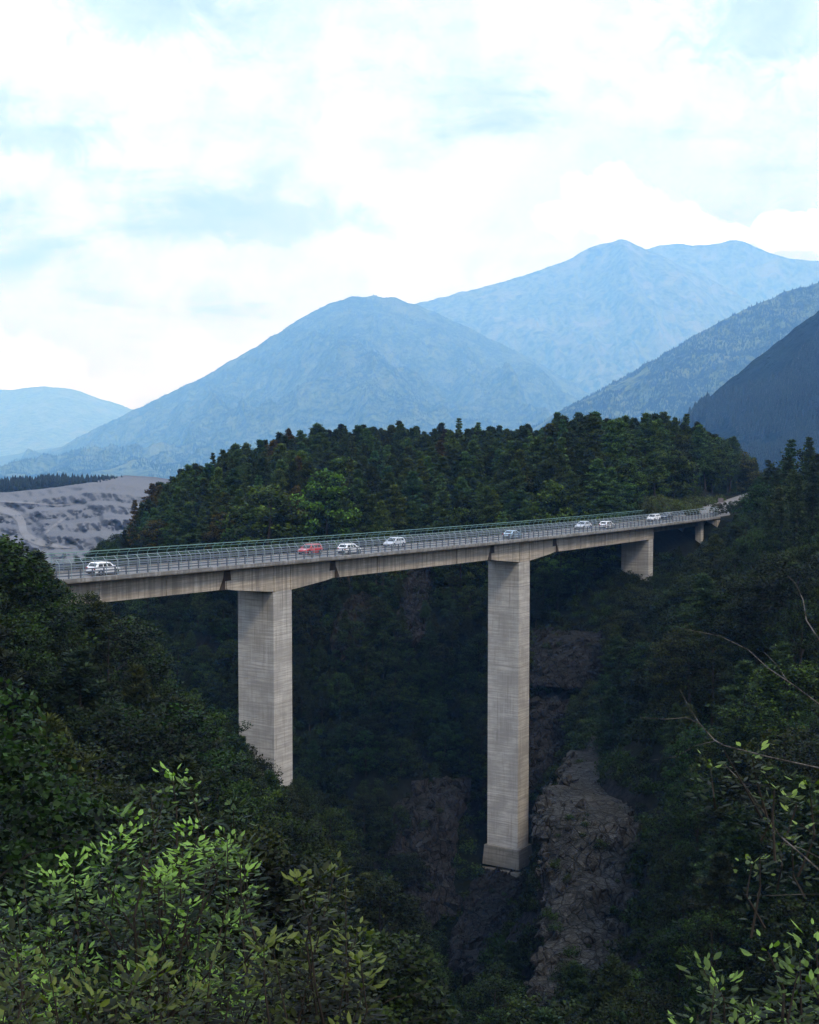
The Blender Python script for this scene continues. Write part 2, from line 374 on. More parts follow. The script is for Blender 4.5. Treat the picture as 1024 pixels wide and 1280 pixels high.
def H(x, y, detail=True):
    x = np.asarray(x, float); y = np.asarray(y, float); sh = x.shape
    xf, yf = x.ravel() / 100, y.ravel() / 100
    z = np.empty(xf.size)
    for i in range(0, xf.size, 20000):
        q = np.c_[xf[i:i+20000], yf[i:i+20000]]
        r2 = ((q[:, None] - CT[None, :, :2] / 100) ** 2).sum(-1)
        z[i:i+20000] = _k(r2) @ _w[:len(CT)] + _w[-3] + q @ _w[-2:]
    z = z.reshape(sh); d = np.hypot(x, y)
    t = np.clip((d - 520) / 380, 0, 1); t = t*t*(3-2*t)
    z = np.clip(z, -96, 30) * (1 - t) + t * (-92 - 0.031 * np.clip(d - 900, 0, 18000) + 4 * fbm(x / 300, y / 300, 4, 3))
    if detail:
        w = 1 - t
        z = z + w * (fbm(x / 14, y / 14, 5, 5) - 0.48) * 5.0 * np.clip(d / 60, 0.1, 1)
        for pts, zr in ((ROAD_PTS[:4], lambda s: np.interp(s, [-140, -48], [-14.6, -16.5])), (ROAD_PTS[4:], lambda s: -20.7 + 0*s)):
            rd = road_dist(x, y, pts); s, _o = bridge_so(x, y); k = np.clip((rd - 4.8) / 5.5, 0, 1); k = k*k*(3-2*k)
            z = z * k + (zr(s) - 0.15) * (1 - k)
    return z + CAMZ

th = np.unique(np.concatenate([np.arange(-24, 24.01, 0.2), np.arange(24, 70, 1.5), np.arange(-70, -24, 1.5), np.arange(70, 290.1, 6)]))
th = np.radians(th)
rr = np.concatenate([np.geomspace(2.0, 60, 60), np.geomspace(60, 480, 300)[1:], np.geomspace(480, 34000, 70)[1:]])
TT, RR = np.meshgrid(th, rr)
GX, GY = RR * np.sin(TT), RR * np.cos(TT)
GZ = H(GX, GY)
nr, nt = GX.shape
V = np.c_[GX.ravel(), GY.ravel(), GZ.ravel()]
I, J = np.meshgrid(np.arange(nr-1), np.arange(nt-1), indexing='ij')
F = np.stack([I*nt+J, I*nt+J+1, (I+1)*nt+J+1, (I+1)*nt+J], -1).reshape(-1, 4)[:, ::-1]
tag(add('terrain', make_mesh('terrain', V, F, GROUND, smooth=True)), 'forest floor of the gorge and valley', None, None, 'structure')
def ground_z(x, y): return float(H(np.array([x]), np.array([y]))[0])

# roads on either side of the bridge (kerbless, lying on the ground)
def road_strip(name, pts, zs, half, label):
    pts = np.array(pts); P = []; Q = []
    t = np.linspace(0, len(pts)-1, 60); idx = np.arange(len(pts))
    cx, cy_, cz = np.interp(t, idx, pts[:, 0]), np.interp(t, idx, pts[:, 1]), np.interp(t, idx, zs)
    dx, dy = np.gradient(cx), np.gradient(cy_); L = np.hypot(dx, dy); nx, ny = -dy/L, dx/L
    Vv = np.concatenate([np.c_[cx+nx*half, cy_+ny*half, cz], np.c_[cx-nx*half, cy_-ny*half, cz], np.c_[cx+nx*half, cy_+ny*half, cz-.8], np.c_[cx-nx*half, cy_-ny*half, cz-.8]])
    k = 60; Ff = []
    for i in range(k-1): Ff += [(i, k+i, k+i+1, i+1), (i, i+1, 2*k+i+1, 2*k+i), (k+i, 3*k+i, 3*k+i+1, k+i+1)]
    return tag(add(name, make_mesh(name, Vv, Ff, ASPH)), label, None, None, 'structure')
road_strip('road', ROAD_PTS[:4], np.array([-14.4, -15.3, -16.0, zd(-48) - CAMZ + 0.32]) + CAMZ, 4.0, 'grey asphalt road leading onto the bridge from the left')
zr = zd(155) + 0.31
road_strip('road', np.r_[[bpos(157.05, 4.5)], ROAD_PTS[4:]], np.array([zr, zr, zr, zr, zr, zr+.1, zr+.3, zr+.6]), 3.3, 'grey asphalt road beyond the far end of the bridge')

# ------------------------------------------------------------------ bridge
BZ = CAMZ - 76.0
bridge = tag(empty('road_bridge', (P0[0], P0[1], BZ), AZ), 'long concrete road bridge on tall grey piers crossing the wooded gorge', 'bridge')
def zl(s): return zd(s) - BZ                      # deck edge underside in bridge coordinates
S0, S1 = -50.0, 157.0
def sweep(name, prof, s0, s1, mat, step=3.0, parent=bridge):
    """prof(s) -> list of (off, z) outline in the bridge's cross-section, swept along the deck"""
    ss = np.linspace(s0, s1, max(2, int((s1 - s0) / step) + 1))
    mb = MB(); mb.loft([[(s, o, z) for o, z in prof(s)][::-1] for s in ss])
    return mb.build(name, mat, parent)
OV = 1.5                                          # deck overhang beyond the girder face
G0, G1 = OV, DECK_W - OV
sweep('deck_slab', lambda s: [(0, zl(s)), (0, zl(s)+.30), (DECK_W, zl(s)+.30), (DECK_W, zl(s)), (G1, zl(s)-.28), (G0, zl(s)-.28)], S0, S1, CONC)
sweep('roadway', lambda s: [(0.95, zl(s)+.302), (0.95, zl(s)+.36), (DECK_W-.95, zl(s)+.36), (DECK_W-.95, zl(s)+.302)], S0, S1, ASPH)
for o0, o1 in ((-0.06, 0.90), (DECK_W-.90, DECK_W+.06)):
    sweep('kerb', lambda s: [(o0, zl(s)+.10), (o0, zl(s)+.48), (o1, zl(s)+.48), (o1, zl(s)+.304), (max(o0, .004) if o0 < 0 else o0, zl(s)+.304), (max(o0, .004) if o0 < 0 else o0, zl(s)+.10)] if o0 < 0 else
          [(o0, zl(s)+.304), (o0, zl(s)+.48), (o1, zl(s)+.48), (o1, zl(s)+.10), (DECK_W+.004, zl(s)+.10), (DECK_W+.004, zl(s)+.304)], S0, S1, KERBM)
for oc in (1.35, DECK_W-1.35):
    sweep('edge_line', lambda s: [(oc-.07, zl(s)+.362), (oc-.07, zl(s)+.366), (oc+.07, zl(s)+.366), (oc+.07, zl(s)+.362)], S0, S1, PAINT)
for s in np.arange(S0+2, S1-4, 7.0):
    sweep('lane_dash', lambda q: [(4.44, zl(q)+.362), (4.44, zl(q)+.366), (4.56, zl(q)+.366), (4.56, zl(q)+.362)], s, s+3.2, PAINT)

PIER_L = 3.9
C1, C2, C3 = 1.6, 68.4, 122.2                     # pier centres along the deck
ARM = 11.2
def soffit(s):                                    # girder underside, measured below the deck edge
    d = 2.62
    for c in (C1, C2):
        a = abs(s - c)
        if a < ARM: d = max(d, 2.72 + 0.88 * min(1, (ARM - a) / (ARM - PIER_L/2)))
    return d
def girder(name, s0, s1, g0=G0, g1=G1, dep=None, mat=CONC, step=1.5):
    return sweep(name, lambda s: [(g0, zl(s)-.284), (g1, zl(s)-.284), (g1, zl(s)-(dep or soffit(s))), (g0, zl(s)-(dep or soffit(s)))][::-1], s0, s1, mat, step)
def rib(s, parent, w=0.22, d=None, mat=CONC):     # upright stiffener standing proud of the near face
    dd = d or soffit(s)
    MB().box(s-w/2, s+w/2, G0-.13, G0+.02, zl(s)-dd+.02, zl(s)-.29).build('rib', mat, parent)
JG = 0.16
spans = [(S0+.1, C1-ARM-JG), (C1+ARM+JG, C2-ARM-JG), (C2+ARM+JG, C3+.9)]
for (a, b), ribs in zip(spans, ([-31.5, -20.6], [23.8, 34.4, 46.0], [90.0, 100.5, 111.5])):
    g = girder('girder', a, b)
    for r_ in ribs: rib(r_, g)
for c in (C1, C2):
    hh = girder('pier_head', c-ARM, c+ARM)
    for r_ in (c-PIER_L/2+.2, c+PIER_L/2-.2): rib(r_, hh, 0.24)
    for sg in (-1, 1):                            # stepped half joints: dark gap, corbel wedge and rust-stained seat
        j = c + sg*ARM; z1 = zl(j)
        MB().hexa([(j-.75, G0-.06, z1-1.55), (j+.75, G0-.06, z1-1.55), (j+.75, G0+.3, z1-1.55), (j-.75, G0+.3, z1-1.55),
                   (j-.55, G0-.06, z1-.30), (j+.55, G0-.06, z1-.30), (j+.55, G0+.3, z1-.30), (j-.55, G0+.3, z1-.30)]).build('joint_seat', RUST, bridge)
        o = -sg if sg > 0 else 1
        k = j + (0.55 if sg > 0 else -0.55)
        MB().hexa([(k-.1, G0-.10, z1-2.64), (k+.95*sg if sg > 0 else k+.1, G0-.10, z1-2.60), (k+.95*sg if sg > 0 else k+.1, G0+.2, z1-2.60), (k-.1, G0+.2, z1-2.64),
                   (k-.1, G0-.10, z1-1.15), (k+.15, G0-.10, z1-1.15), (k+.15, G0+.2, z1-1.15), (k-.1, G0+.2, z1-1.15)] if sg > 0 else
                  [(k-.95, G0-.10, z1-2.60), (k+.1, G0-.10, z1-2.64), (k+.1, G0+.2, z1-2.64), (k-.95, G0+.2, z1-2.60),
                   (k-.15, G0-.10, z1-1.15), (k+.1, G0-.10, z1-1.15), (k+.1, G0+.2, z1-1.15), (k-.15, G0+.2, z1-1.15)]).build('joint_gap', RUST, bridge)
# thin end spans carried on set-back beams
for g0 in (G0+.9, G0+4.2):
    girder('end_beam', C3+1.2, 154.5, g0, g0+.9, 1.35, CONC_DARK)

def pier(c, length, z_foot, name='pier', g0=G0, g1=G1, top=None):
    zt = top if top is not None else zl(c) - soffit(c) - .01
    zb = z_foot + CAMZ - BZ
    rings = []; z = zb; h = length/2
    def ring(z, k): return [(c-h+k, g0+k, z), (c+h-k, g0+k, z), (c+h-k, g1-k, z), (c-h+k, g1-k, z)]
    lifts = np.cumsum(np.random.default_rng(int(c)).uniform(2.2, 5.4, 30)); lifts = (zt - lifts[lifts < zt - zb - 1])[::-1]
    rings.append(ring(zb, 0))
    for q in lifts:                               # recessed pour joints
        rings += [ring(q-.05, 0), ring(q-.02, .018), ring(q+.02, .018), ring(q+.05, 0)]
    rings.append(ring(zt, 0))
    m = MB().loft(rings).build(name, CONC_PIER, bridge)
    return m
pier(C1, PIER_L, -58)
p2 = pier(C2, PIER_L, -73.5)
zb2 = CAMZ - 73.5 - BZ
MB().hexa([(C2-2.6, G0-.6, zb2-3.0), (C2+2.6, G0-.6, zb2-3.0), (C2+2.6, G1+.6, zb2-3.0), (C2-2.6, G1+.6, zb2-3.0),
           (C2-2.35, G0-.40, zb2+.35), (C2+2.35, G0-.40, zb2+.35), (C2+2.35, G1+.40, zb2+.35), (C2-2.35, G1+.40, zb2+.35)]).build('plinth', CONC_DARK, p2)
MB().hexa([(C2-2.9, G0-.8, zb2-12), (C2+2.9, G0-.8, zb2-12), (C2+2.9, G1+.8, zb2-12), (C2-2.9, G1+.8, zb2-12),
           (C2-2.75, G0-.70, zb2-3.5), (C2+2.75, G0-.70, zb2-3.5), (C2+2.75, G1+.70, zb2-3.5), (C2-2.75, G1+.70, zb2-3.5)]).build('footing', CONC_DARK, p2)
pier(C3, 2.2, -42, top=zl(C3)-2.66)
MB().box(C3+.95, C3+1.18, G0-.05, G1+.05, zl(C3)-2.64, zl(C3)-.30).build('bearing_wall', CONC, bridge)
pier(150.6, 1.5, -33, 'end_pier', G0+.2, G0+1.5, zl(150)-.34)
pier(150.6, 1.5, -33, 'end_pier', G1-1.5, G1-.2, zl(150)-.34)
MB().box(154.6, 157.6, -.2, DECK_W+.2, zl(153)-9, zl(153)-.32).build('abutment', CONC, bridge)
MB().box(-55.0, S0-.05, -.2, DECK_W+.2, zl(-50)-12, zl(-50)-.02).build('abutment', CONC, bridge)

# ------------------------------------------------------------------ railings standing on the deck edges
def bridge_thing(name, label, cat, group):
    return tag(empty(name, (P0[0], P0[1], BZ), AZ), label, cat, group)
def rail(name, parent, off, dz, s0, s1, w, h, mat):
    return sweep(name, lambda s: [(off-w/2, zl(s)+dz-h/2), (off-w/2, zl(s)+dz+h/2), (off+w/2, zl(s)+dz+h/2), (off+w/2, zl(s)+dz-h/2)], s0, s1, mat, 3.0, parent)
SP_ = 1.75
posts_s = np.arange(S0+.6, S1-.3, SP_)
gp = MB().box(-.055, .055, -.07, .07, 0, 1.02).mesh('guard_post', STEEL)
for off, side, lab in ((0.38, 1, 'blue grey steel guard rail along the near edge of the bridge deck'), (DECK_W-.38, -1, 'blue grey steel guard rail along the far edge of the bridge deck')):
    t = bridge_thing('guard_rail', lab, 'guard rail', 'guard rails on the bridge')
    for s in posts_s: add('post', gp, t, (s, off, zl(s)+.48))
    for dz, hh in ((.78, .15), (1.10, .15), (1.42, .13)): rail('rail', t, off + side*.10, dz, S0, S1, .05, hh, STEEL)
def mast_mesh(side, mat):
    mb = MB(); mb.tube([(0, 0, 0), (0, 0, 1.55), (0, side*.12, 1.75), (0, side*.52, 2.12)], [.042, .038, .036, .034], 5)
    return mb.mesh('fence_mast', mat)
mn, mf = mast_mesh(1, STEEL_L), mast_mesh(-1, STEEL_F)
t = bridge_thing('safety_fence', 'tall pale steel safety fence with inward bent tops on the near deck edge', 'fence', 'safety fences on the bridge')
for s in posts_s: add('mast', mn, t, (s + .25, 0.22, zl(s)+.48))
for o, dz, w in ((.22+.52, 2.60, .07), (.22+.12, 2.24, .05), (.22, 1.85, .035)): rail('rail', t, o, dz, S0, S1, w, w, STEEL_L)
t = bridge_thing('safety_fence', 'tall green steel safety fence on the far deck edge in front of the forest', 'fence', 'safety fences on the bridge')
for s in posts_s[posts_s < 134]: add('mast', mf, t, (s + .1, DECK_W-.2, zl(s)+.48))
for o, dz, w in ((.2+.52, 2.60, .09), (.2+.12, 2.24, .05), (.2, 1.6, .04), (.2, 1.0, .04)): rail('rail', t, DECK_W-o, dz, S0, 134, w, w, STEEL_F)

# ------------------------------------------------------------------ cars
GLASS = plain('tinted_car_glass', (0.012, 0.016, 0.02), 0.06, 0.6, 0, 0.1, 2)
TYRE = plain('tyre_rubber', (0.015, 0.015, 0.016), 0.85, 0.2, 0, 0.2, 8)
RIM = plain('alloy_rim', (0.45, 0.46, 0.48), 0.3, 0.5, 0.8, 0.1, 8)
LAMP = plain('headlamp_lens', (0.55, 0.58, 0.60), 0.1, 0.6, 0.3, 0.1, 8)
TAIL = plain('tail_lamp_red', (0.30, 0.012, 0.010), 0.2, 0.5, 0, 0.2, 8)
TRIM = plain('black_plastic_trim', (0.02, 0.02, 0.022), 0.6, 0.3, 0, 0.2, 8)
PLATE = plain('number_plate_white', (0.6, 0.6, 0.58), 0.5, 0.3, 0, 0.05, 8)
def carpaint(n, c): return plain(n, c, 0.28, 0.5, 0.0, 0.04, 2.0, 0.6)
PW, PR, PS, PB, PG = carpaint('white_car_paint', (0.74, 0.75, 0.76)), carpaint('red_car_paint', (0.36, 0.018, 0.022)), carpaint('silver_car_paint', (0.46, 0.49, 0.53)), carpaint('dark_blue_car_paint', (0.012, 0.020, 0.05)), carpaint('pale_blue_car_paint', (0.30, 0.42, 0.52))
wheel_tyre = MB(); wheel_rim = MB()
wheel_tyre.tube([(0, -.10, 0), (0, -.09, 0), (0, .09, 0), (0, .10, 0)], [.27, .315, .315, .27], 14)
wheel_rim.tube([(0, -.112, 0), (0, .112, 0)], [.20, .20], 10)
wt, wr = wheel_tyre.mesh('tyre', TYRE, True), wheel_rim.mesh('rim', RIM)
STY = {  # length, half width, roof height, belt, hood height, cabin: windscreen base, roof front, roof rear, rear base
 'hatch': (4.1, .86, 1.47, .92, .88, 1.05, .35, -1.45, -1.92),
 'suv':   (4.5, .90, 1.66, 1.02, 1.00, 1.20, .50, -1.80, -2.12),
 'sedan': (4.5, .88, 1.43, .92, .86, 1.05, .30, -1.05, -1.75),
 'mpv':   (4.3, .88, 1.62, .98, .94, 1.40, .60, -1.70, -2.05),
}
def build_car(style, paint, label, s, off, heading):
    L, hw, zr_, zb_, zh, xa, ra, rb, xb = STY[style]; f, r = L/2, -L/2
    x, y = bpos(s, off); z = zd(s) + .366
    t = tag(empty('car', (x, y, z), AZ + (0 if heading > 0 else math.pi)), label, 'car', 'cars crossing the bridge')
    t.rotation_euler[1] = math.atan2(zd(s-2) - zd(s+2), 4.0) * (1 if heading > 0 else -1)
    st = [(r, .46, .70, .74), (r+.10, .28, .88, .90), (r+.35, .22, zb_, .98), (-.9, .20, zb_, 1), (.3, .20, zb_, 1), (xa, .20, zb_-.01, 1), (f-.45, .22, zh-.06, .97), (f-.12, .26, zh-.16, .88), (f, .40, .62, .72)]
    mb = MB(); rings = []
    for X, b, tp, k in st:
        w = hw*k; rings.append([(X, -w*.92, b), (X, -w, b+(tp-b)*.45), (X, -w*.97, tp-.05), (X, -w*.82, tp), (X, w*.82, tp), (X, w*.97, tp-.05), (X, w, b+(tp-b)*.45), (X, w*.92, b)])
    mb.loft(rings)
    wb, wtp = hw*.90, hw*.70; zc = zb_ - .03
    cab = [[(xb, -wb, zc), (xb, wb, zc), (xa, wb, zc), (xa, -wb, zc)], [(rb-.06, -wtp-.03, zr_-.07), (rb-.06, wtp+.03, zr_-.07), (ra+.10, wtp+.03, zr_-.07), (ra+.10, -wtp-.03, zr_-.07)],
           [(rb+.10, -wtp+.08, zr_), (rb+.10, wtp-.08, zr_), (ra-.15, wtp-.08, zr_), (ra-.15, -wtp+.08, zr_)]]
    mb.loft([q[::-1] for q in cab])
    body = mb.build('body', paint, t, False)
    def lerp(a, b, k): return tuple(np.array(a)*(1-k) + np.array(b)*k)
    lo = [np.array(p) for p in cab[0]]; hi = [np.array(p) for p in cab[1]]
    def pane(name, i, j, u0, u1, v0, v1):
        P = []
        nrm = np.cross(lo[j]-lo[i], hi[i]-lo[i]); nrm /= np.linalg.norm(nrm)
        cen = (lo[i]+lo[j]+hi[i]+hi[j])/4
        if nrm @ (cen - np.array([-.3, 0, 1.1])) < 0: nrm = -nrm
        for (u, v) in ((u0, v0), (u1, v0), (u1, v1), (u0, v1)):
            b = lo[i]*(1-u)+lo[j]*u; tt = hi[i]*(1-u)+hi[j]*u; P.append(b*(1-v)+tt*v)
        m = MB(); m.hexa([tuple(p - nrm*.01) for p in P] + [tuple(p + nrm*.012) for p in P]); m.build(name, GLASS, t)
    pane('windscreen', 2, 3, .07, .93, .06, .96); pane('rear_window', 0, 1, .10, .90, .25, .92)
    for i, j in ((1, 2), (0, 3)):
        for u0, u1 in ((.10, .36), (.40, .62), (.66, .90)): pane('side_window', i, j, u0, u1, .18, .92)
    for sx in (f-.82, r+.78):
        for sy in (-1, 1):
            w = add('wheel', wt, t, (sx, sy*(hw-.085), .315)); add('rim', wr, w)
            MB().tube([(sx, sy*(hw-.16), .33), (sx, sy*(hw+.004), .33)], [.37, .37], 12).build('wheel_arch', TRIM, body)
    for sy in (-1, 1):
        MB().hexa([(f-.32, sy*hw*.55-.14, .62), (f-.05, sy*hw*.55-.14, .62), (f-.12, sy*hw*.55+.16, .62), (f-.34, sy*hw*.55+.16, .62), (f-.34, sy*hw*.55-.13, .79), (f-.10, sy*hw*.55-.13, .75), (f-.16, sy*hw*.55+.15, .75), (f-.36, sy*hw*.55+.15, .79)]).build('headlight', LAMP, t)
        MB().box(r-.005, r+.14, sy*hw*.70-.11, sy*hw*.70+.11, .66, .92).build('taillight', TAIL, t)
        MB().box(xa-.35, xa-.15, sy*(hw+.02)-.10, sy*(hw+.02)+.10, zb_, zb_+.14).build('mirror', paint, t)
    MB().box(f-.10, f+.012, -.48, .48, .30, .44).build('grille', TRIM, t)
    MB().box(r-.012, r+.06, -.26, .26, .48, .60).build('number_plate', PLATE, t)
    MB().box(r-.03, r+.12, -hw*.78, hw*.78, .28, .46).build('bumper', TRIM, t)
    return t
NEAR, FAR = 2.75, 6.15
def s_at(px, off, dz=1.1):            # place along the deck where the picture shows a car
    best = min(np.arange(-50, 152, .2), key=lambda s: abs(to_px([*bpos(s, off), zd(s)+dz])[0] - px)); return float(best)
for px, off, sty, pa, lab in [
    (130, NEAR, 'hatch', PW, 'white hatchback nearest the left end of the bridge, driving away'),
    (388, FAR, 'hatch', PR, 'red hatchback on the bridge, the only red car'),
    (437, NEAR, 'hatch', PW, 'white car in the near lane just right of the red car'),
    (493, FAR, 'hatch', PS, 'silver car with dark windows between the two tall piers'),
    (641, NEAR, 'sedan', PG, 'pale blue car above the second tall pier'),
    (729, FAR, 'sedan', PS, 'silver car coming towards us right of the second tall pier'),
    (759, NEAR, 'hatch', PW, 'small white car in the near lane before the short pier'),
    (817, FAR, 'hatch', PW, 'white car in the far lane above the short pier'),
    (833, FAR, 'hatch', PB, 'dark blue car following the white car near the far end'),
]:
    build_car(sty, pa, lab, s_at(px, off), off, 1 if off == NEAR else -1)

# road sign past the far end
sx, sy = at(901, 632, 345)[:2]; sx += 4.5; sy += 2
t = tag(empty('road_sign', (sx-4.5, sy-2, ground_z(sx-4.5, sy-2)-.4)), 'small roadside sign panel beyond the far end of the bridge', 'sign')
MB().tube([(0, 0, 0), (0, 0, 3.3)], [.06, .06], 8).build('post', STEEL, t)
MB().box(-.6, .6, -.09, -.04, 1.5, 2.2).build('lower_panel', plain('sign_white', (.30, .30, .32), .6), t)
MB().box(-.6, .6, -.09, -.04, 2.23, 3.3).build('panel', plain('sign_dull_red', (.12, .095, .10), .6), t)

# ------------------------------------------------------------------ mountains
def mount_b(dark, light, patch, grain):
    def b(T):
        geo = T.add('ShaderNodeNewGeometry'); g = geo.outputs['Position']
        n1 = T.noise(g, grain, 3, 0.6); n2 = T.noise(g, 0.0025, 6, 0.6, 0.5); n3 = T.noise(g, 0.008, 5, 0.65)
        c = T.mix(T.smooth(n1, 0.36, 0.62), dark, light)
        c = T.mix(T.smooth(n3, 0.44, 0.64, 0, 0.55), c, tuple(v*1.8 for v in light))  # pale mottling paints sunlit trees into the slope colour
        c = T.mix(T.smooth(n2, 0.50, 0.66, 0, 0.75), c, patch)
        return principled(T, c, 0.95, 0.05, 0, bump(T, T.math('ADD', T.math('MULTIPLY', n1, .5), T.math('MULTIPLY', n2, 3.0)), 1.0, 30.0))
    return b
MT = material('forested_mountainside', mount_b((0.002, 0.005, 0.004), (0.085, 0.105, 0.045), (0.13, 0.15, 0.07), 0.022))
MTR = material('high_mountain_slopes', mount_b((0.004, 0.009, 0.008), (0.11, 0.125, 0.075), (0.19, 0.185, 0.14), 0.012))
MTD = material('dark_wooded_slope', mount_b((0.001, 0.0025, 0.002), (0.005, 0.009, 0.005), (0.008, 0.013, 0.006), 0.05))
MT_GRID = {}
def mountain(name, label, crest, Dc, Df, z_foot, mat, seed, amp, nu=220, nv=70, k=3.0, crest_amp=0.0045):
    Dc, Df, amp = Dc*k, Df*k, amp*k
    cx, cyy = np.array([p[0] for p in crest], float), np.array([p[1] for p in crest], float)
    dc = np.array([p[2] if len(p) > 2 else Dc for p in crest], float)
    u = np.linspace(0, 1, nu); ux = cx[0] + u * (cx[-1] - cx[0])
    def sm(a):                                    # gently rounded interpolation of the skyline
        y = np.interp(ux, cx, a); k = np.ones(5)/5; yp = np.r_[y[:1].repeat(2), y, y[-1:].repeat(2)]; return np.convolve(yp, k, 'valid')
    uy, ud = sm(cyy), sm(dc)
    uy = uy + (fbm(u*nu/5, u*0, 5, seed) - .47) * 1200 * crest_amp
    v = np.concatenate([np.linspace(0, 1, nv), [1.05, 1.15, 1.35]])
    Ug, Vg = np.meshgrid(np.arange(nu), v)
    vv = np.minimum(Vg, 1)
    D = Df + (ud[Ug] - Df) * Vg
    a = (ux[Ug] - 512) / FPX
    zc = (HZ - uy[Ug]) / FPX * ud[Ug]
    Z = z_foot + (zc - z_foot) * vv ** (1.12 if Df > Dc*.4 else 1.55)
    env = np.sin(np.pi * np.clip(vv, 0, 1)) ** 0.8
    X = a * D
    sx = X / (Dc * .055) ; sy = D / (Dc * .16)
    Z = Z + env * amp * (fbm(sx + .5*sy, sy, 5, seed+3, True) - 0.72) + env * amp * .35 * (fbm(sx*3, sy*3, 4, seed+9) - .48)
    over = np.maximum(Vg - 1, 0); Z = Z - over * (zc - z_foot) * 1.6
    P = np.stack([X, D, Z + CAMZ], -1); MT_GRID[label] = P[:nv]
    n0, n1 = P.shape[:2]
    I, J = np.meshgrid(np.arange(n0-1), np.arange(n1-1), indexing='ij')
    F = np.stack([I*n1+J, I*n1+J+1, (I+1)*n1+J+1, (I+1)*n1+J], -1).reshape(-1, 4)
    o = add(name, make_mesh(name, P.reshape(-1, 3), F, mat, smooth=True))
    return tag(o, label, None, None, 'structure')
mountain('mountain', 'far pale mountain at the left edge', [(-400, 500), (-150, 486), (0, 489), (55, 484), (95, 488), (130, 499), (190, 520), (260, 545), (400, 560)], 10000, 8000, -600, MTR, 51, 120, 160, 40)
mountain('mountain', 'farthest pale peaks at the right', [(600, 380), (790, 318), (815, 310), (850, 306), (878, 311), (918, 302), (950, 316), (985, 327), (1024, 329), (1200, 345), (1500, 400)], 8300, 7200, -100, MTR, 61, 460, 260, 60)
mountain('mountain', 'tall pale blue peak right of centre', [(300, 470), (480, 388), (530, 380), (600, 360), (650, 348), (700, 330), (735, 312), (775, 301), (792, 309), (830, 324), (880, 348), (930, 374), (1000, 420), (1150, 500)], 7500, 5400, -450, MTR, 71, 520, 360, 110)
mountain('mountain', 'rounded blue forested mountain in the centre', [(-200, 640), (-60, 612), (0, 592), (40, 574), (75, 560), (130, 531), (190, 502), (230, 484), (280, 457), (340, 422), (395, 388), (435, 373), (465, 371), (490, 373), (525, 384), (570, 404), (630, 432), (690, 464), (735, 492), (800, 530), (900, 570)], 5700, 3000, -350, MT, 81, 270, 420, 150)
mountain('mountain', 'blue forested ridge descending from the right', [(560, 600), (690, 520), (730, 498), (790, 466), (830, 441), (880, 413), (930, 387), (980, 366), (1024, 355), (1120, 330), (1250, 300)], 3300, 2300, -220, MT, 91, 150, 240, 90, 2.6)
mountain('mountain', 'dark blue wooded slope at the right edge', [(760, 640), (835, 545), (870, 508), (905, 480), (950, 444), (990, 412), (1024, 386), (1100, 335), (1220, 270)], 2000, 1250, -120, MTD, 101, 60, 200, 80, 1.5)

# ------------------------------------------------------------------ quarry in the valley at the left
def qpoint(px, py):                              # benches: distance as a stepped function of the height in the picture
    px = np.asarray(px, float); py = np.asarray(py, float)
    top = np.interp(px, [-60, 0, 60, 110, 150, 190, 260], [617, 617, 611, 604, 606, 612, 622])
    t = np.clip((705 - py) / (705 - top), 0, 1.0)
    w = t + (.30*(fbm(px/70 + 2, t*1.6 + px/150, 3, 12) - .44) + .06*(fbm(px/12, t*4, 3, 19) - .44)) * np.sin(np.pi*t)
    D = np.interp(w, [0, .13, .17, .32, .38, .50, .56, .70, .75, .88, .92, 1.0], [860, 880, 930, 955, 1030, 1050, 1110, 1135, 1190, 1210, 1265, 1290])
    D = D + 30 * (fbm(px/8 + t*4, t*12 + px/30, 6, 31) - .48) * np.sin(np.pi*np.clip(t, .02, 1))**.5
    a = (px - 512)/FPX; b = (640 - py)/FPX
    return np.stack([a*D, (CP + b*SP)*D, (-SP + b*CP)*D + CAMZ], -1)
def quarry_b(T):
    geo = T.add('ShaderNodeNewGeometry'); g = geo.outputs['Position']
    nz = T.add('ShaderNodeSeparateXYZ', inp={0: geo.outputs['Normal']}).outputs[2]
    st = T.add('ShaderNodeMapping', inp={0: g}); st.inputs['Scale'].default_value = (1, .12, .3)
    n1 = T.noise(st.outputs[0], 0.08, 7, 0.65); n2 = T.noise(g, 0.25, 5, .7); n3 = T.noise(g, 0.012, 4)
    c = T.mix(T.smooth(n1, .35, .65), (0.018, 0.020, 0.025), (0.10, 0.105, 0.115)); c = T.mix(T.math('MULTIPLY', n2, .6), c, (0.06, 0.06, 0.066))
    c = T.mix(T.smooth(nz, 0.86, 0.99), c, (0.15, 0.152, 0.155)); c = T.mix(T.smooth(n3, .5, .62, 0, .4), c, (0.10, 0.103, 0.11))
    return principled(T, c, .95, .1, 0, bump(T, T.math('ADD', n1, n2), .8, 3.0))
QM = material('quarry_gravel', quarry_b)
QX, QY = np.meshgrid(np.linspace(-60, 250, 150), np.linspace(0, 1, 90))
QY = 705 - QY * (705 - np.interp(QX, [-60, 0, 60, 110, 150, 190, 260], [617, 617, 611, 604, 606, 612, 622]))
QP = qpoint(QX, QY)
QC = QP[-1].copy(); QC[:, 1] += 170; QC[:, 2] += 1; QB = QP[-1].copy(); QB[:, 1] += 270; QB[:, 2] -= 90; QA = QP[0].copy(); QA[:, 2] -= 30; QA[:, 1] -= 5
QP = np.concatenate([QA[None], QP, QC[None], QB[None]])
n0, n1 = QP.shape[:2]; I, J = np.meshgrid(np.arange(n0-1), np.arange(n1-1), indexing='ij')
F = np.stack([I*n1+J, I*n1+J+1, (I+1)*n1+J+1, (I+1)*n1+J], -1).reshape(-1, 4)
tag(add('quarry_terrain', make_mesh('quarry_terrain', QP.reshape(-1, 3), F, QM, smooth=False)), 'grey terraced gravel quarry slope in the valley at left', None, None, 'structure')
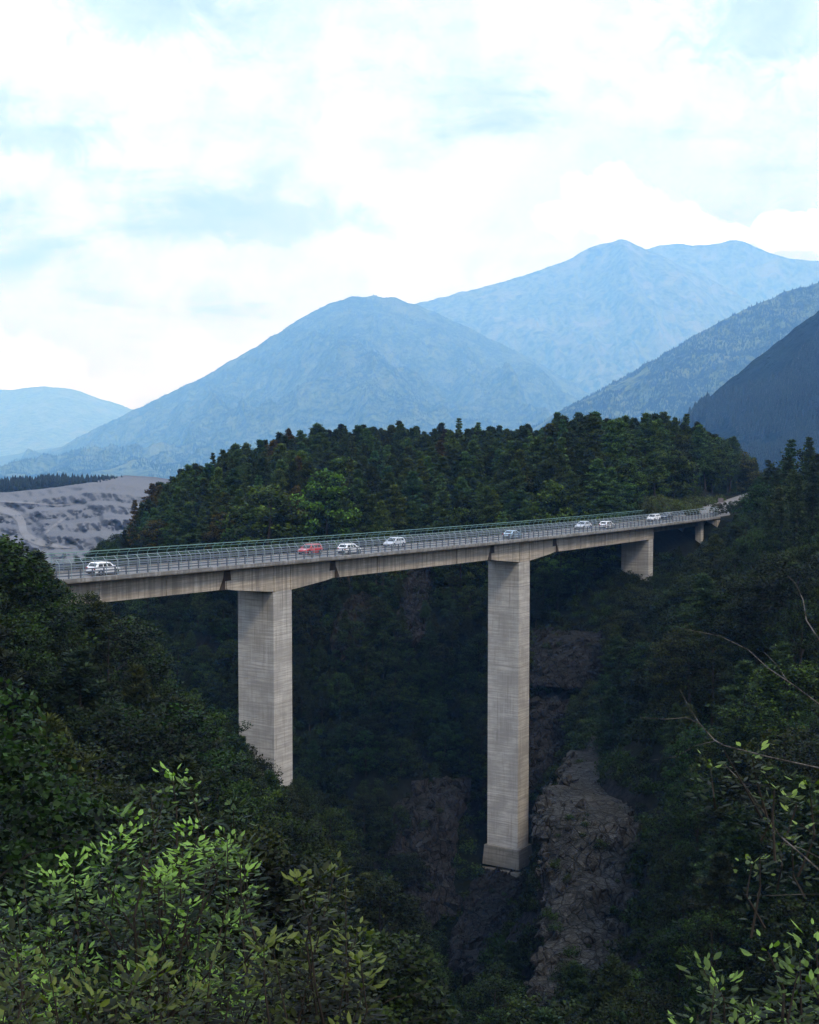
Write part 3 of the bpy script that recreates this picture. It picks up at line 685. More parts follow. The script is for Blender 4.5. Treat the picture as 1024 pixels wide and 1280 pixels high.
def haul(path, wpx, label):
    t = np.linspace(0, len(path)-1, 70); idx = np.arange(len(path)); p = np.array(path, float)
    k = np.ones(9)/9
    X = np.interp(t, idx, p[:, 0]); Y = np.interp(t, idx, p[:, 1])
    X[4:-4] = np.convolve(X, k, 'valid'); Y[4:-4] = np.convolve(Y, k, 'valid')
    dx, dy = np.gradient(X), np.gradient(Y); L = np.hypot(dx, dy); rows = []; wt_ = wpx*np.clip(np.minimum(np.arange(70)/8, (69-np.arange(70))/14), .12, 1)*(1 + .5*(fbm(np.arange(70)/6., np.zeros(70), 3, 9) - .45))
    for q in (-1, -.4, .4, 1): rows.append(qpoint(X - dy/L*wt_*q, Y + dx/L*wt_*q) + np.array([0, -.5, .3]))
    G = np.stack(rows, 1); m0, m1 = G.shape[:2]; I, J = np.meshgrid(np.arange(m0-1), np.arange(m1-1), indexing='ij')
    F = np.stack([I*m1+J, I*m1+J+1, (I+1)*m1+J+1, (I+1)*m1+J], -1).reshape(-1, 4)
    tag(add('quarry_road', make_mesh('quarry_road', G.reshape(-1, 3), F, plain('pale_gravel_track', (.17, .168, .165), .95, .1, 0, .2, .05), smooth=True)), label, None, None, 'structure')
haul([(-40, 628), (0, 636), (20, 643), (28, 653), (29, 665), (39, 675), (63, 682), (95, 686)], 4.5, 'pale gravel haul road winding down the quarry')
haul([(-40, 625), (0, 627), (40, 629), (70, 632), (100, 630)], 1.0, 'narrow pale bench track crossing the quarry')
haul([(56, 668), (66, 659), (78, 650), (90, 643)], 1.4, 'pale gravel ramp climbing the quarry face')

# ------------------------------------------------------------------ foliage meshes
def rnd_dirs(n, r):
    v = r.normal(size=(n, 3)); return v / np.linalg.norm(v, axis=1)[:, None]
def leaf_quads(C, Dv, L, Wd, r):
    n = len(C); up = rnd_dirs(n, r); S = np.cross(Dv, up); S /= np.linalg.norm(S, axis=1)[:, None] + 1e-9
    L = np.asarray(L).reshape(-1, 1)*.5; Wd = np.asarray(Wd).reshape(-1, 1)*.5
    V = np.stack([C - Dv*L, C + S*Wd - Dv*L*.1, C + Dv*L, C - S*Wd - Dv*L*.1], 1).reshape(-1, 3)
    return V, np.arange(4*n).reshape(-1, 4)
def foliage_mesh(name, V, F, tint, mat):
    me = make_mesh(name, V, F, mat)
    a = me.attributes.new('tint', 'FLOAT', 'FACE'); a.data.foreach_set('value', (np.clip(tint, 0, 1)**1.5).astype(np.float32)); return me
def trunk_mesh(name, H_, r0, r, limbs, lean=0.3, mat=None):
    mb = MB(); ks = np.linspace(0, 1, 6); ox = np.cumsum(r.normal(0, lean*.25, 6)); oy = np.cumsum(r.normal(0, lean*.25, 6)); ox[0] = oy[0] = 0
    pts = [(ox[i], oy[i], H_*k - (0.8 if i == 0 else 0)) for i, k in enumerate(ks)]
    mb.tube(pts, [r0*(1.25 if i == 0 else 1 - .88*k) for i, k in enumerate(ks)], 6)
    for p in limbs:
        p = np.asarray(p, float); k = np.clip((p[2] - .25*np.hypot(p[0], p[1]) - .3)/H_, .1, .95)
        b = np.array([np.interp(k, ks, ox), np.interp(k, ks, oy), k*H_]); m = (b+p)/2 + np.array([0, 0, .12*np.linalg.norm(p-b)])
        mb.tube([b, m, p], [r0*.32*(1-k*.6), r0*.2*(1-k*.5), .015], 4)
    return mb.mesh(name, mat or BARK)
def broad_proto(i, nclump=70, per=80, leaf=.26, hgt=10.0, rx=3.0, base=.22):
    r = np.random.default_rng(100+i); C = []; T_ = []; cl = []
    for k in range(nclump):
        h = r.uniform(base, 1.0); prof = math.sin(math.pi*min(1, (h-base)/(1.02-base))**.75)**.65 + .10
        ang = r.uniform(0, 2*math.pi); rad = rx*prof*math.sqrt(r.uniform(.25, 1))
        cl.append((rad*math.cos(ang), rad*math.sin(ang), hgt*h*.97))
    cl = np.array(cl); size = r.uniform(.55, 1.15, nclump) * rx*.30
    for c, s in zip(cl, size):
        d = rnd_dirs(per, r); d[:, 2] = d[:, 2]*.75 + .12; rad = s*r.uniform(.45, 1.05, per)**.6
        C.append(c + d*rad[:, None]); T_.append(np.clip(.35 + .45*d[:, 2] + r.normal(0, .22, per) + r.normal(0, .12), 0, 1))  # upper leaves of each clump tinted lighter, lower darker: shading put into the colour
    C = np.concatenate(C); T_ = np.concatenate(T_); n = len(C)
    Dv = rnd_dirs(n, r); Dv[:, 2] = Dv[:, 2]*.55 - .1; Dv /= np.linalg.norm(Dv, axis=1)[:, None]
    V, F = leaf_quads(C, Dv, leaf*r.uniform(.7, 1.35, n), leaf*.62*r.uniform(.7, 1.3, n), r)
    return foliage_mesh('broadleaf_crown', V, F, T_, BROAD), trunk_mesh('broadleaf_trunk', hgt*.9, .17, r, cl[r.choice(nclump, 12, False)], .35)
def pine_proto(i, hgt=16.0, base=.36, L0=3.0, nb=62, clumps=5, per=17, mat=None):
    r = np.random.default_rng(200+i); C = []; Dl = []; T_ = []; tips = []
    for k in range(nb):
        h = base + (1-base)*(k+r.uniform(0, 1))/nb; ang = r.uniform(0, 2*math.pi)
        q = (h-base)/(1-base); L = L0*(.35 + .65*math.sin(math.pi*min(1, .22+.78*q)))*(1-.55*q**2.5)*min(1, 4.6*(1.06-q))*r.uniform(.55, 1.15)
        b = np.array([0, 0, h*hgt*.97]); d = np.array([math.cos(ang), math.sin(ang), r.uniform(-.02, .32) + .35*q]); tip = b + d*L
        if k % 3 == 0: tips.append(tip*.95)
        for c in np.linspace(.38, 1.0, clumps):
            p = b + d*L*c + r.normal(0, .16, 3); dd = rnd_dirs(per, r); dd[:, 2] = dd[:, 2]*.55 + .22
            s = r.uniform(.26, .50); C.append(p + dd*s); Dl.append(dd); T_.append(np.clip(.32 + .5*dd[:, 2] + r.normal(0, .2, per), 0, 1))  # upward needles get a lighter tint, painting top light into the tuft
    C = np.concatenate(C); Dl = np.concatenate(Dl); T_ = np.concatenate(T_); n = len(C); Dl /= np.linalg.norm(Dl, axis=1)[:, None]
    V, F = leaf_quads(C, Dl, r.uniform(.34, .62, n), r.uniform(.09, .16, n), r)
    return foliage_mesh('pine_crown', V, F, T_, mat or PINE), trunk_mesh('pine_trunk', hgt*.97, .20, r, tips, .25)
def spruce_proto(i, hgt=18.0, base=.10, L0=2.6, whorls=26, per_w=7, seg=5, per=6):
    r = np.random.default_rng(300+i); C = []; Dl = []; T_ = []
    for w in range(whorls):
        q = (w + r.uniform(-.3, .3))/whorls; h = base + (1-base)*q; L = L0*(1-q)**.85*r.uniform(.8, 1.1) + .25
        for k in range(per_w):
            ang = r.uniform(0, 2*math.pi); d = np.array([math.cos(ang), math.sin(ang), -.28 + .5*q]); Lk = L*r.uniform(.7, 1.1)
            for c in np.linspace(.25, 1, seg):
                p = np.array([0, 0, h*hgt]) + d*Lk*c + np.array([0, 0, .12*c*c*Lk]); dd = np.tile(d, (per, 1)) + r.normal(0, .55, (per, 3)); dd[:, 2] -= .15
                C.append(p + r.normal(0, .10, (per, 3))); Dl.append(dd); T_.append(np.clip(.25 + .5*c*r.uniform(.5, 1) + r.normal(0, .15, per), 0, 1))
    C = np.concatenate(C); Dl = np.concatenate(Dl); T_ = np.concatenate(T_); n = len(C); Dl /= np.linalg.norm(Dl, axis=1)[:, None]
    V, F = leaf_quads(C, Dl, r.uniform(.4, .75, n), r.uniform(.14, .24, n), r)
    return foliage_mesh('spruce_crown', V, F, T_, PINE), trunk_mesh('spruce_trunk', hgt*.98, .19, r, [], .1)
PROTO = {
 'broad_near': [broad_proto(i, nc, 110, .19, 10.0, rx_, b_) for i, (nc, rx_, b_) in enumerate([(120, 3.2, .12), (62, 2.9, .30), (80, 2.1, .10), (48, 3.4, .35), (100, 2.6, .2)])],
 'broad': [broad_proto(10+i, 75, 75, .30, 10.0, 2.6 + .35*(i % 3), .14) for i in range(3)],
 'pine_near': [pine_proto(20+i, 16, .16 + .08*i, 3.1, 100, 6, 24) for i in range(2)],
 'pine': [pine_proto(i, 16, .20 + .12*(i % 3), 2.5 + .35*(i % 2), 78, 5, 26) for i in range(4)],
 'spruce': [spruce_proto(i) for i in range(2)],
}
PH = {'broad_near': 10.0, 'broad': 10.0, 'pine_near': 16.0, 'pine': 16.0, 'spruce': 18.0}
PR_ = {'broad_near': 3.3, 'broad': 2.9, 'pine_near': 2.9, 'pine': 2.4, 'spruce': 2.3}

# ------------------------------------------------------------------ where trees stand
def curve(pts):
    a = np.array(pts, float); return lambda x: np.interp(x, a[:, 0], a[:, 1])
# highest picture row a treetop may reach, per zone
CEIL_LEFT = curve([(-100, 655), (0, 668), (35, 672), (48, 690), (62, 682), (80, 705), (100, 724), (125, 737), (150, 742), (178, 744), (200, 772), (240, 832), (268, 868), (298, 885), (305, 905), (330, 928), (345, 945), (368, 966), (400, 976), (440, 1008), (480, 1058), (520, 1110), (550, 1150), (572, 1220), (600, 1300)])
CEIL_RIGHT = curve([(560, 1300), (600, 1150), (612, 1110), (660, 1110), (664, 1010), (680, 900), (700, 872), (740, 790), (770, 745), (780, 722), (818, 716), (826, 694), (850, 674), (876, 676), (886, 655), (900, 643), (940, 634), (952, 590), (968, 572), (986, 548), (1000, 560), (1016, 542), (1100, 520)])
CEIL_HILL = curve([(60, 720), (100, 690), (118, 668), (145, 625), (160, 612), (180, 602), (210, 585), (240, 572), (270, 560), (300, 550), (345, 531), (400, 527), (430, 520), (470, 513), (520, 520), (600, 516), (640, 510), (700, 507), (760, 512), (800, 515), (830, 512), (870, 518), (900, 535), (925, 550), (950, 572), (975, 600), (1100, 640)])
ROCK_ZONES = [  # (outline in the picture, nearest distance at which trees may stand there)
 ([(770, 880), (825, 890), (828, 960), (805, 1010), (815, 1100), (770, 1180), (662, 1185), (664, 1080), (680, 985), (735, 925)], 205),
 ([(664, 790), (700, 785), (740, 795), (775, 815), (770, 850), (664, 852)], 400), ([(664, 872), (722, 880), (700, 960), (664, 985)], 400),
 ([(425, 742), (470, 735), (478, 790), (418, 815)], 400), ([(500, 710), (550, 705), (545, 760), (505, 800)], 400),
 ([(478, 1000), (560, 980), (600, 1060), (600, 1190), (540, 1120)], 400), ([(565, 1140), (665, 1130), (665, 1240), (570, 1225)], 400), ([(680, 1190), (800, 1190), (810, 1290), (680, 1290)], 190),
]
def inside(px, py, poly):
    c = np.zeros(np.shape(px), bool); n = len(poly)
    for i in range(n):
        x0, y0 = poly[i]; x1, y1 = poly[(i+1) % n]
        c ^= ((y0 > py) != (y1 > py)) & (px < (x1-x0)*(py-y0)/((y1-y0) or 1e-9) + x0)
    return c
def candidates(g, x0, x1, y0, y1, seed, bank=False):
    r = np.random.default_rng(seed); X, Y = np.meshgrid(np.arange(x0, x1, g), np.arange(y0, y1, g))
    X = (X + r.uniform(-.45, .45, X.shape)*g).ravel(); Y = (Y + r.uniform(-.45, .45, Y.shape)*g).ravel()
    Z = H(X, Y); px, py, d = to_px(np.c_[X, Y, Z]); s, off = bridge_so(X, Y)
    ok = (px > -70) & (px < 1094) & (py > 480) & (d > 42)
    ok &= ~((np.abs(off - DECK_W/2) < 8.0) & ((s > 135) | (s < -38)))
    ok &= (road_dist(X, Y, ROAD_PTS[4:]) > 7.5) if not bank else (road_dist(X, Y, ROAD_PTS[4:]) > 4.0)
    if not bank: ok &= ~((off > 7) & (off < 24) & (s > 150) & (s < 225))
    ok &= road_dist(X, Y, ROAD_PTS[:4]) > 7.0
    sparse = r.uniform(size=X.shape) < .7 if g < 2 else np.zeros(X.shape, bool)
    for poly, dmin in ROCK_ZONES: ok &= ~(inside(px, py, poly) & (d < dmin)) | sparse
    return [a[ok] for a in (X, Y, Z, px, py, d, s, off)]
ca, cb = candidates(4.8, -115, 150, 44, 330, 5), candidates(3.7, -115, 150, 225, 480, 15)
ka, kb = ca[7] <= DECK_W + 1.5, cb[7] > DECK_W + 1.5
X, Y, Z, px, py, dd, ss, oo = [np.r_[a_[ka], b_[kb]] for a_, b_ in zip(ca, cb)]
r = np.random.default_rng(8); recs = []
for i in range(len(X)):
    x, y, z, d, s, o = X[i], Y[i], Z[i], dd[i], ss[i], oo[i]
    front = o < -0.5; under = -0.5 <= o <= DECK_W + 1.5 and -52 < s < 154
    q = r.uniform()
    if front:
        left = px[i] < 592
        kind = ('pine_near' if q < .22 else 'broad_near') if left else ('pine_near' if q < .38 else 'broad_near')
        if not left and px[i] > 930 and d > 190: kind = 'spruce' if q < .45 else kind
        h = {'broad_near': r.uniform(7.0, 14.5), 'pine_near': r.uniform(9, 16), 'spruce': r.uniform(12, 19)}[kind]
        ceil = CEIL_LEFT if left else CEIL_RIGHT
    elif under:
        kind = 'broad'; h = r.uniform(3, 7); ceil = CEIL_RIGHT if px[i] > 592 else CEIL_LEFT
        if px[i] < 592: ceil = lambda q_: np.full(np.shape(q_), 900.)
    else:
        steep = z < CAMZ - 34
        if steep: kind = 'broad' if q < .7 else 'pine'; h = r.uniform(4, 9)
        else:
            kind = 'pine' if q < .60 else ('spruce' if q < .68 else 'broad'); h = r.uniform(11, 19) if kind != 'broad' else r.uniform(8, 13)
            if px[i] > 690: h *= 1.2
        ceil = CEIL_HILL
    rad = PR_[kind] * h / PH[kind] * FPX / d
    lim = float(np.max(ceil(np.array([px[i] - rad*.75, px[i], px[i] + rad*.75]))))
    pt = (HZ - 0)  # the row of the treetop follows from its height above the camera plane
    zmax = CAMZ + (math.tan(math.atan((640 - lim)/FPX) - PITCH)) * y
    hmax = zmax - z
    if ceil is CEIL_HILL and hmax < h:
        if hmax < 3.5: continue
        h = hmax * r.choice([r.uniform(.55, .85), r.uniform(.85, 1.04)])
    elif hmax < h:
        if hmax < 3.0: continue
        h = hmax * r.choice([r.uniform(.45, .8), r.uniform(.8, 1.0), r.uniform(.9, 1.0)])
    if under and z + h > zd(s) - 3.5: h = zd(s) - 3.5 - z
    if not front and 0 < o - DECK_W < 5 and z + h > zd(s) - 1 and s < 120: h = min(h, max(3, zd(s) - z + 1.5))
    if h < 2.6: continue
    if front and d < 205 and any(inside(np.array([px[i]+e_]), np.array([py[i] - h*q_*FPX/d]), ROCK_ZONES[0][0])[0] for q_ in (.35, .7, 1.0) for e_ in (-rad*.8, 0, rad*.8)): continue
    recs.append(dict(x=x, y=y, z=z, h=h, d=d, kind=kind, s=s, o=o, front=front, px=px[i]))
for px_, D_, top_, kd in ((938, 318, 622, 'broad_near'), (950, 312, 596, 'pine_near'), (962, 305, 574, 'spruce'), (975, 300, 588, 'pine_near'), (987, 292, 548, 'spruce'), (1000, 300, 562, 'broad_near'), (1014, 280, 545, 'spruce'), (944, 300, 628, 'broad_near'), (957, 296, 606, 'broad_near'), (926, 326, 636, 'broad_near'), (893, 318, 648, 'broad_near'), (899, 322, 642, 'broad_near'), (906, 326, 639, 'broad_near'), (914, 330, 641, 'broad_near'), (920, 334, 640, 'broad_near'), (934, 332, 628, 'broad_near'), (970, 330, 600, 'broad_near')):
    p_ = at(px_, top_, D_); z_ = ground_z(p_[0], p_[1]); recs.append(dict(x=p_[0], y=p_[1], z=z_, h=max(3.0, p_[2]-z_), d=D_, kind=kd, s=200, o=-5, front=True, px=px_))
for px_, D_, top_, kd in ((6, 124, 671, 'pine_near'), (20, 128, 680, 'pine_near'), (42, 130, 688, 'pine_near'), (54, 132, 704, 'pine_near'), (-6, 118, 676, 'broad_near')):
    p_ = at(px_, top_, D_); z_ = ground_z(p_[0], p_[1]); recs.append(dict(x=p_[0], y=p_[1], z=z_, h=max(4.0, p_[2]-z_), d=D_, kind=kd, s=-60, o=-15, front=True, px=px_))
for px_, base_, D_, top_, kd in ((757, 642, 289, 568, 'broad'), (784, 640, 294, 562, 'broad'), (714, 645, 280, 606, 'broad'), (692, 648, 275, 602, 'broad'), (738, 644, 285, 600, 'broad'), (410, 668, 290, 588, 'broad'), (432, 660, 320, 570, 'broad'), (330, 668, 290, 610, 'broad')):
    while bridge_so(*at(px_, top_, D_)[:2])[1] < DECK_W + 9.0: D_ += 2
    p_ = at(px_, top_, D_); z_ = ground_z(p_[0], p_[1]); recs.append(dict(x=p_[0], y=p_[1], z=z_, h=max(5.0, p_[2]-z_), d=D_, kind=kd, s=100, o=30, front=False, px=px_, pale=True))
# which of them the picture can show: a coarse depth pass over crown discs
zone_w, zone_h = 256, 320
zbuf = np.full((zone_h, zone_w), 1e9); ids = np.full((zone_h, zone_w), -1)
YY, XX = np.mgrid[0:zone_h, 0:zone_w]
for k, t in enumerate(recs):
    cx_, cy0, d = to_px([t['x'], t['y'], t['z'] + t['h']*.58]); rx_ = PR_[t['kind']]*t['h']/PH[t['kind']]*FPX/d/4*.9; ry_ = t['h']*.42*FPX/d/4
    cx_, cy0 = cx_/4, cy0/4; a0, a1 = int(max(0, cy0-ry_)), int(min(zone_h, cy0+ry_+1)); b0, b1 = int(max(0, cx_-rx_)), int(min(zone_w, cx_+rx_+1))
    if a1 <= a0 or b1 <= b0: continue
    m = (((XX[a0:a1, b0:b1]-cx_)/max(rx_, .5))**2 + ((YY[a0:a1, b0:b1]-cy0)/max(ry_, .5))**2 < 1) & (zbuf[a0:a1, b0:b1] > d)
    zbuf[a0:a1, b0:b1][m] = d; ids[a0:a1, b0:b1][m] = k
cnt = np.bincount(ids[ids >= 0], minlength=len(recs))
for k, t in enumerate(recs): t['vis'] = int(cnt[k])
NAMES = {'broad_near': 'broadleaf_tree', 'broad': 'broadleaf_tree', 'pine_near': 'pine_tree', 'pine': 'pine_tree', 'spruce': 'spruce_tree'}
chosen = []; rest = []
for nm in ('broadleaf_tree', 'pine_tree', 'spruce_tree'):
    L = sorted([t for t in recs if NAMES[t['kind']] == nm and t['vis'] >= 6], key=lambda t: -t['vis'])
    chosen += L[:290]; rest += L[290:]
rest += [t for t in recs if t['vis'] < 6 and not (t['vis'] == 0 and t['d'] < 200 and t['front'])]

def tree_label(t, tone):
    nm = {'broadleaf_tree': 'broadleaf tree', 'pine_tree': 'pine', 'spruce_tree': 'spruce'}[NAMES[t['kind']]]
    def band(v, edges, names): return names[int(np.searchsorted(edges, v))]
    size = 'tall ' if t['h'] > 14 else ('small ' if t['h'] < 6 else '')
    x, d = t['px'], t['d']
    if t['front']:
        if x < 592:
            w = band(x, [90, 240, 345], ['at the left picture edge', 'below the leftmost white car', 'left of the first tall pier', 'where the left slope drops away']) 
            q = band(d, [70, 100, 130], ['nearest row', 'second row', 'third row', 'row next to the bridge'])
            return f'{size}{tone} {nm} {w}, {q}', 'trees on the near left slope'
        w = band(x, [720, 830, 930], ['beside the tallest pier', 'above the pale rock spur', 'right of the rock spur', 'at the right picture edge'])
        q = band(d, [130, 175, 230], ['lowest on the right slope', 'low on the right slope', 'midway up the right slope', 'highest on the right slope'])
        return f'{size}{tone} {nm} {w}, {q}', 'trees on the right slope'
    if t['z'] < CAMZ - 34:
        w = band(x, [300, 420, 520, 612], ['left of the first tall pier', 'just right of the first tall pier', 'midway between the tall piers', 'just left of the tallest pier', 'right of the tallest pier'])
        q = band(t['z'] - CAMZ, [-68, -50], ['deep in the gorge', 'on the gorge wall', 'just under the deck'])
        return f'{size}{tone} {nm} {q}, {w}', 'trees on the gorge wall'
    w = band(x, [180, 260, 340, 410, 465, 560, 690, 790, 880], ['at the left tip', 'left of the first tall pier', 'above the first tall pier', 'above the red car', 'above the second white car', 'above the nearer silver car', 'above the tallest pier', 'above the farther silver car', 'above the short pier', 'by the road beyond the bridge'])
    q = band(t['y'], [330, 365, 400], ['at the hill foot', 'low on the hill', 'high on the hill', 'on the hill crest'])
    return f'{size}{tone} {nm} {q}, {w}', 'trees on the hill behind the bridge'
def plant_tree(t):
    r_ = np.random.default_rng(int(t['x']*977 + t['y']*131) & 0xffffffff)
    pr = PROTO[t['kind']]; cme, tme = pr[r_.integers(len(pr))]
    q = r_.uniform(); tone, colr = 'dark green', (1, 1, 1, 1)
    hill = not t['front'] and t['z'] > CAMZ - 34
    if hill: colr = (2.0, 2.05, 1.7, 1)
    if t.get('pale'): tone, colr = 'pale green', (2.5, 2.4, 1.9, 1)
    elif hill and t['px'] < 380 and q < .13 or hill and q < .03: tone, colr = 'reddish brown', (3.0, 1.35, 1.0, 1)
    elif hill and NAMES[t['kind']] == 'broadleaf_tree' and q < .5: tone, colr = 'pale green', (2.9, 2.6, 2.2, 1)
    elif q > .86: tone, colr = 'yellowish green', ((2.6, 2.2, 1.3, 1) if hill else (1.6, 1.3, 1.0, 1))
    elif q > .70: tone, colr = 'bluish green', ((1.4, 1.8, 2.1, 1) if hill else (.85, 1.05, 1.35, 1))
    lab, grp = tree_label(t, tone); k = t['h']/PH[t['kind']]; wd = k*r_.uniform(.92, 1.35)
    e = tag(empty(NAMES[t['kind']], (t['x'], t['y'], t['z']), r_.uniform(0, 6.28)), lab, 'tree', grp)
    e.scale = (wd, wd, k); e.rotation_euler[0] = r_.normal(0, .03); e.rotation_euler[1] = r_.normal(0, .03)
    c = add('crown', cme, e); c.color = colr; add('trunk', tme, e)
for t in chosen: plant_tree(t)

# ------------------------------------------------------------------ masses nobody could count, set out by geometry nodes
def scatter(name, label, P, S, protos, seed, R=None):
    """P points, S scale vectors, protos list of meshes; one object"""
    n = len(P); r_ = np.random.default_rng(seed)
    me = bpy.data.meshes.new(name); me.vertices.add(n); me.vertices.foreach_set('co', np.asarray(P, np.float32).ravel())
    def attr(nm, typ, key, v): a = me.attributes.new(nm, typ, 'POINT'); a.data.foreach_set(key, v)
    rot = np.zeros((n, 3), np.float32); rot[:, 2] = r_.uniform(0, 6.28, n)
    attr('rot', 'FLOAT_VECTOR', 'vector', rot.ravel()); attr('scl', 'FLOAT_VECTOR', 'vector', np.asarray(S, np.float32).ravel())
    attr('pid', 'INT', 'value', r_.integers(0, len(protos), n).astype(np.int32))
    o = add(name, me); tag(o, label, None, None, 'stuff')
    ng = bpy.data.node_groups.new(name, 'GeometryNodeTree')
    ng.interface.new_socket('Geometry', in_out='INPUT', socket_type='NodeSocketGeometry'); ng.interface.new_socket('Geometry', in_out='OUTPUT', socket_type='NodeSocketGeometry')
    N = ng.nodes; Lk = ng.links; gi = N.new('NodeGroupInput'); go = N.new('NodeGroupOutput'); jn = N.new('GeometryNodeJoinGeometry')
    def named(nm, typ): q = N.new('GeometryNodeInputNamedAttribute'); q.data_type = typ; q.inputs['Name'].default_value = nm; return q.outputs['Attribute']
    er = N.new('FunctionNodeEulerToRotation'); Lk.new(named('rot', 'FLOAT_VECTOR'), er.inputs[0]); sc_ = named('scl', 'FLOAT_VECTOR'); pid = named('pid', 'INT')
    for k, pm in enumerate(protos):
        po = bpy.data.objects.new(name + '_piece', pm)
        oi = N.new('GeometryNodeObjectInfo'); oi.transform_space = 'ORIGINAL'; oi.inputs['Object'].default_value = po; oi.inputs['As Instance'].default_value = True
        cm = N.new('FunctionNodeCompare'); cm.data_type = 'INT'; cm.operation = 'EQUAL'
        ins = [s_ for s_ in cm.inputs if s_.enabled]; Lk.new(pid, ins[0]); ins[1].default_value = k
        ip = N.new('GeometryNodeInstanceOnPoints'); Lk.new(gi.outputs[0], ip.inputs['Points']); Lk.new(cm.outputs[0], ip.inputs['Selection'])
        Lk.new(oi.outputs['Geometry'], ip.inputs['Instance']); Lk.new(er.outputs[0], ip.inputs['Rotation']); Lk.new(sc_, ip.inputs['Scale'])
        Lk.new(ip.outputs[0], jn.inputs[0])
    Lk.new(jn.outputs[0], go.inputs[0])
    md = o.modifiers.new('scatter', 'NODES'); md.node_group = ng
    return o
def scat_trees(name, label, ts, kinds, seed):
    ts = [t for t in ts if t['kind'] in kinds]
    if not ts: return
    scatter(name, label, [(t['x'], t['y'], t['z']) for t in ts], [((t['h']/PH[t['kind']])*1.1,)*2 + (t['h']/PH[t['kind']],) for t in ts], [p[0] for k in kinds[:1] for p in PROTO[k]], seed)
scat_trees('forest_backdrop', 'remaining pines filling in the dense forest', rest, ('pine', 'pine_near'), 1)
scat_trees('woodland_backdrop', 'remaining broadleaf trees filling in the dense forest', rest, ('broad', 'broad_near'), 2)
# undergrowth over all the slopes in view
def bush_proto(i, n=420):
    r = np.random.default_rng(400+i); d = rnd_dirs(n, r); d[:, 2] = np.abs(d[:, 2]); C = d*(r.uniform(.35, 1.0, n)**.5)[:, None]*np.array([1.25, 1.25, 1.1]) * (1 + .3*np.sin(d[:, :1]*5 + i))
    Dv = rnd_dirs(n, r); V, F = leaf_quads(C, Dv, r.uniform(.16, .36, n), r.uniform(.10, .22, n), r)
    return foliage_mesh('undergrowth_tuft', V, F, np.clip(.25 + .5*d[:, 2] + r.normal(0, .2, n), 0, 1), BROAD)  # tint brightens towards the tuft top: light from above put into the colour
BUSH = [bush_proto(i) for i in range(3)]
X, Y, Z, px, py, dd, ss, oo = candidates(1.8, -110, 140, 44, 440, 6)
r = np.random.default_rng(9)
under = (oo > -1) & (oo < DECK_W + 2) & (ss > -50) & (ss < 154)
dp1 = np.hypot(ss - C1, oo - 4.5); dp2 = np.hypot(ss - C2, oo - 4.5)
keep = ~(under & (Z > CAMZ - 24)) & (dp1 > 4) & (dp2 > 5.5) & (r.uniform(size=len(X)) < np.where(dd < 300, .88, .45))
keep &= ~((np.abs(px - 637) < 30) & (py > 1085) & (py < 1125))
sc_ = r.uniform(.6, 1.7, len(X))
P = np.c_[X, Y, Z - .15][keep]; S = np.c_[sc_, sc_, sc_*r.uniform(.7, 1.3, len(X))][keep]
scatter('undergrowth', 'low green undergrowth covering the gorge slopes', P, S, BUSH, 3)
GRASSY = leaf_mat('yellow_green_grass_bank', (0.025, 0.036, 0.009), (0.085, 0.10, 0.025), 0.2)
BANK = [bush_proto(40+i, 300) for i in range(2)]
for b_ in BANK: b_.materials[0] = GRASSY
X, Y, Z, px, py, dd, ss, oo = candidates(1.3, 50, 130, 310, 450, 7, True)
rd_ = road_dist(X, Y, ROAD_PTS[4:]); keep = (oo > 8.5) & (oo < 25) & (ss > 150) & (ss < 225)
sc_ = r.uniform(.7, 1.9, len(X)); scatter('grass_bank', 'yellow green grassy bank beside the road beyond the bridge', np.c_[X, Y, Z-.1][keep], np.c_[sc_, sc_, sc_*.8][keep], BANK, 4)
# conifers on the distant slopes
def cone_proto(i):
    r = np.random.default_rng(500+i); mb = MB(); rows = 4; Vv = []; Ff = []
    for k in range(rows):
        z0, z1 = k/rows*.9, (k+1.5)/rows*.9 + .1; R = .26*(1 - k/rows)*r.uniform(.85, 1.15)
        b = len(Vv); m = 6
        Vv += [(R*math.cos(a)*r.uniform(.7, 1.2), R*math.sin(a)*r.uniform(.7, 1.2), z0 + r.uniform(-.04, .04)) for a in np.linspace(0, 6.283, m, endpoint=False)] + [(0, 0, min(1, z1))]
        Ff += [(b+j, b+(j+1) % m, b+m) for j in range(m)]
    return foliage_mesh('distant_conifer', Vv, np.array(Ff), r.uniform(0, 1, len(Ff)), FARLEAF)
CONE = [cone_proto(i) for i in range(3)]
for lab, n, h, nm, text in (('dark blue wooded slope at the right edge', 30000, 15, 'hillside_forest', 'dark conifer forest covering the slope at the right edge'),
                      ('blue forested ridge descending from the right', 40000, 15, 'hillside_forest', 'conifer forest covering the ridge descending from the right'),
                      ('rounded blue forested mountain in the centre', 80000, 17, 'hillside_forest', 'conifer forest covering the rounded mountain in the centre')):
    G = MT_GRID[lab]; r = np.random.default_rng(n); a = r.uniform(.0, 1, n)*(G.shape[0]-1.01); b = r.uniform(0, 1, n)*(G.shape[1]-1.01)
    ia, ib = a.astype(int), b.astype(int); fa, fb = (a-ia)[:, None], (b-ib)[:, None]
    P = (G[ia, ib]*(1-fa)*(1-fb) + G[ia+1, ib]*fa*(1-fb) + G[ia, ib+1]*(1-fa)*fb + G[ia+1, ib+1]*fa*fb)
    qx, qy, _ = to_px(P); dens = fbm(P[:, 0]/260, P[:, 1]/420, 4, 77)
    ok = (qx > -60) & (qx < 1090) & (qy < 680) & (dens > .36); P = P[ok]; P[:, 2] -= 1
    hh = h*r.uniform(.6, 1.35, len(P)); scatter(nm, text, P, np.c_[hh*1.15, hh*1.15, hh], CONE, n)
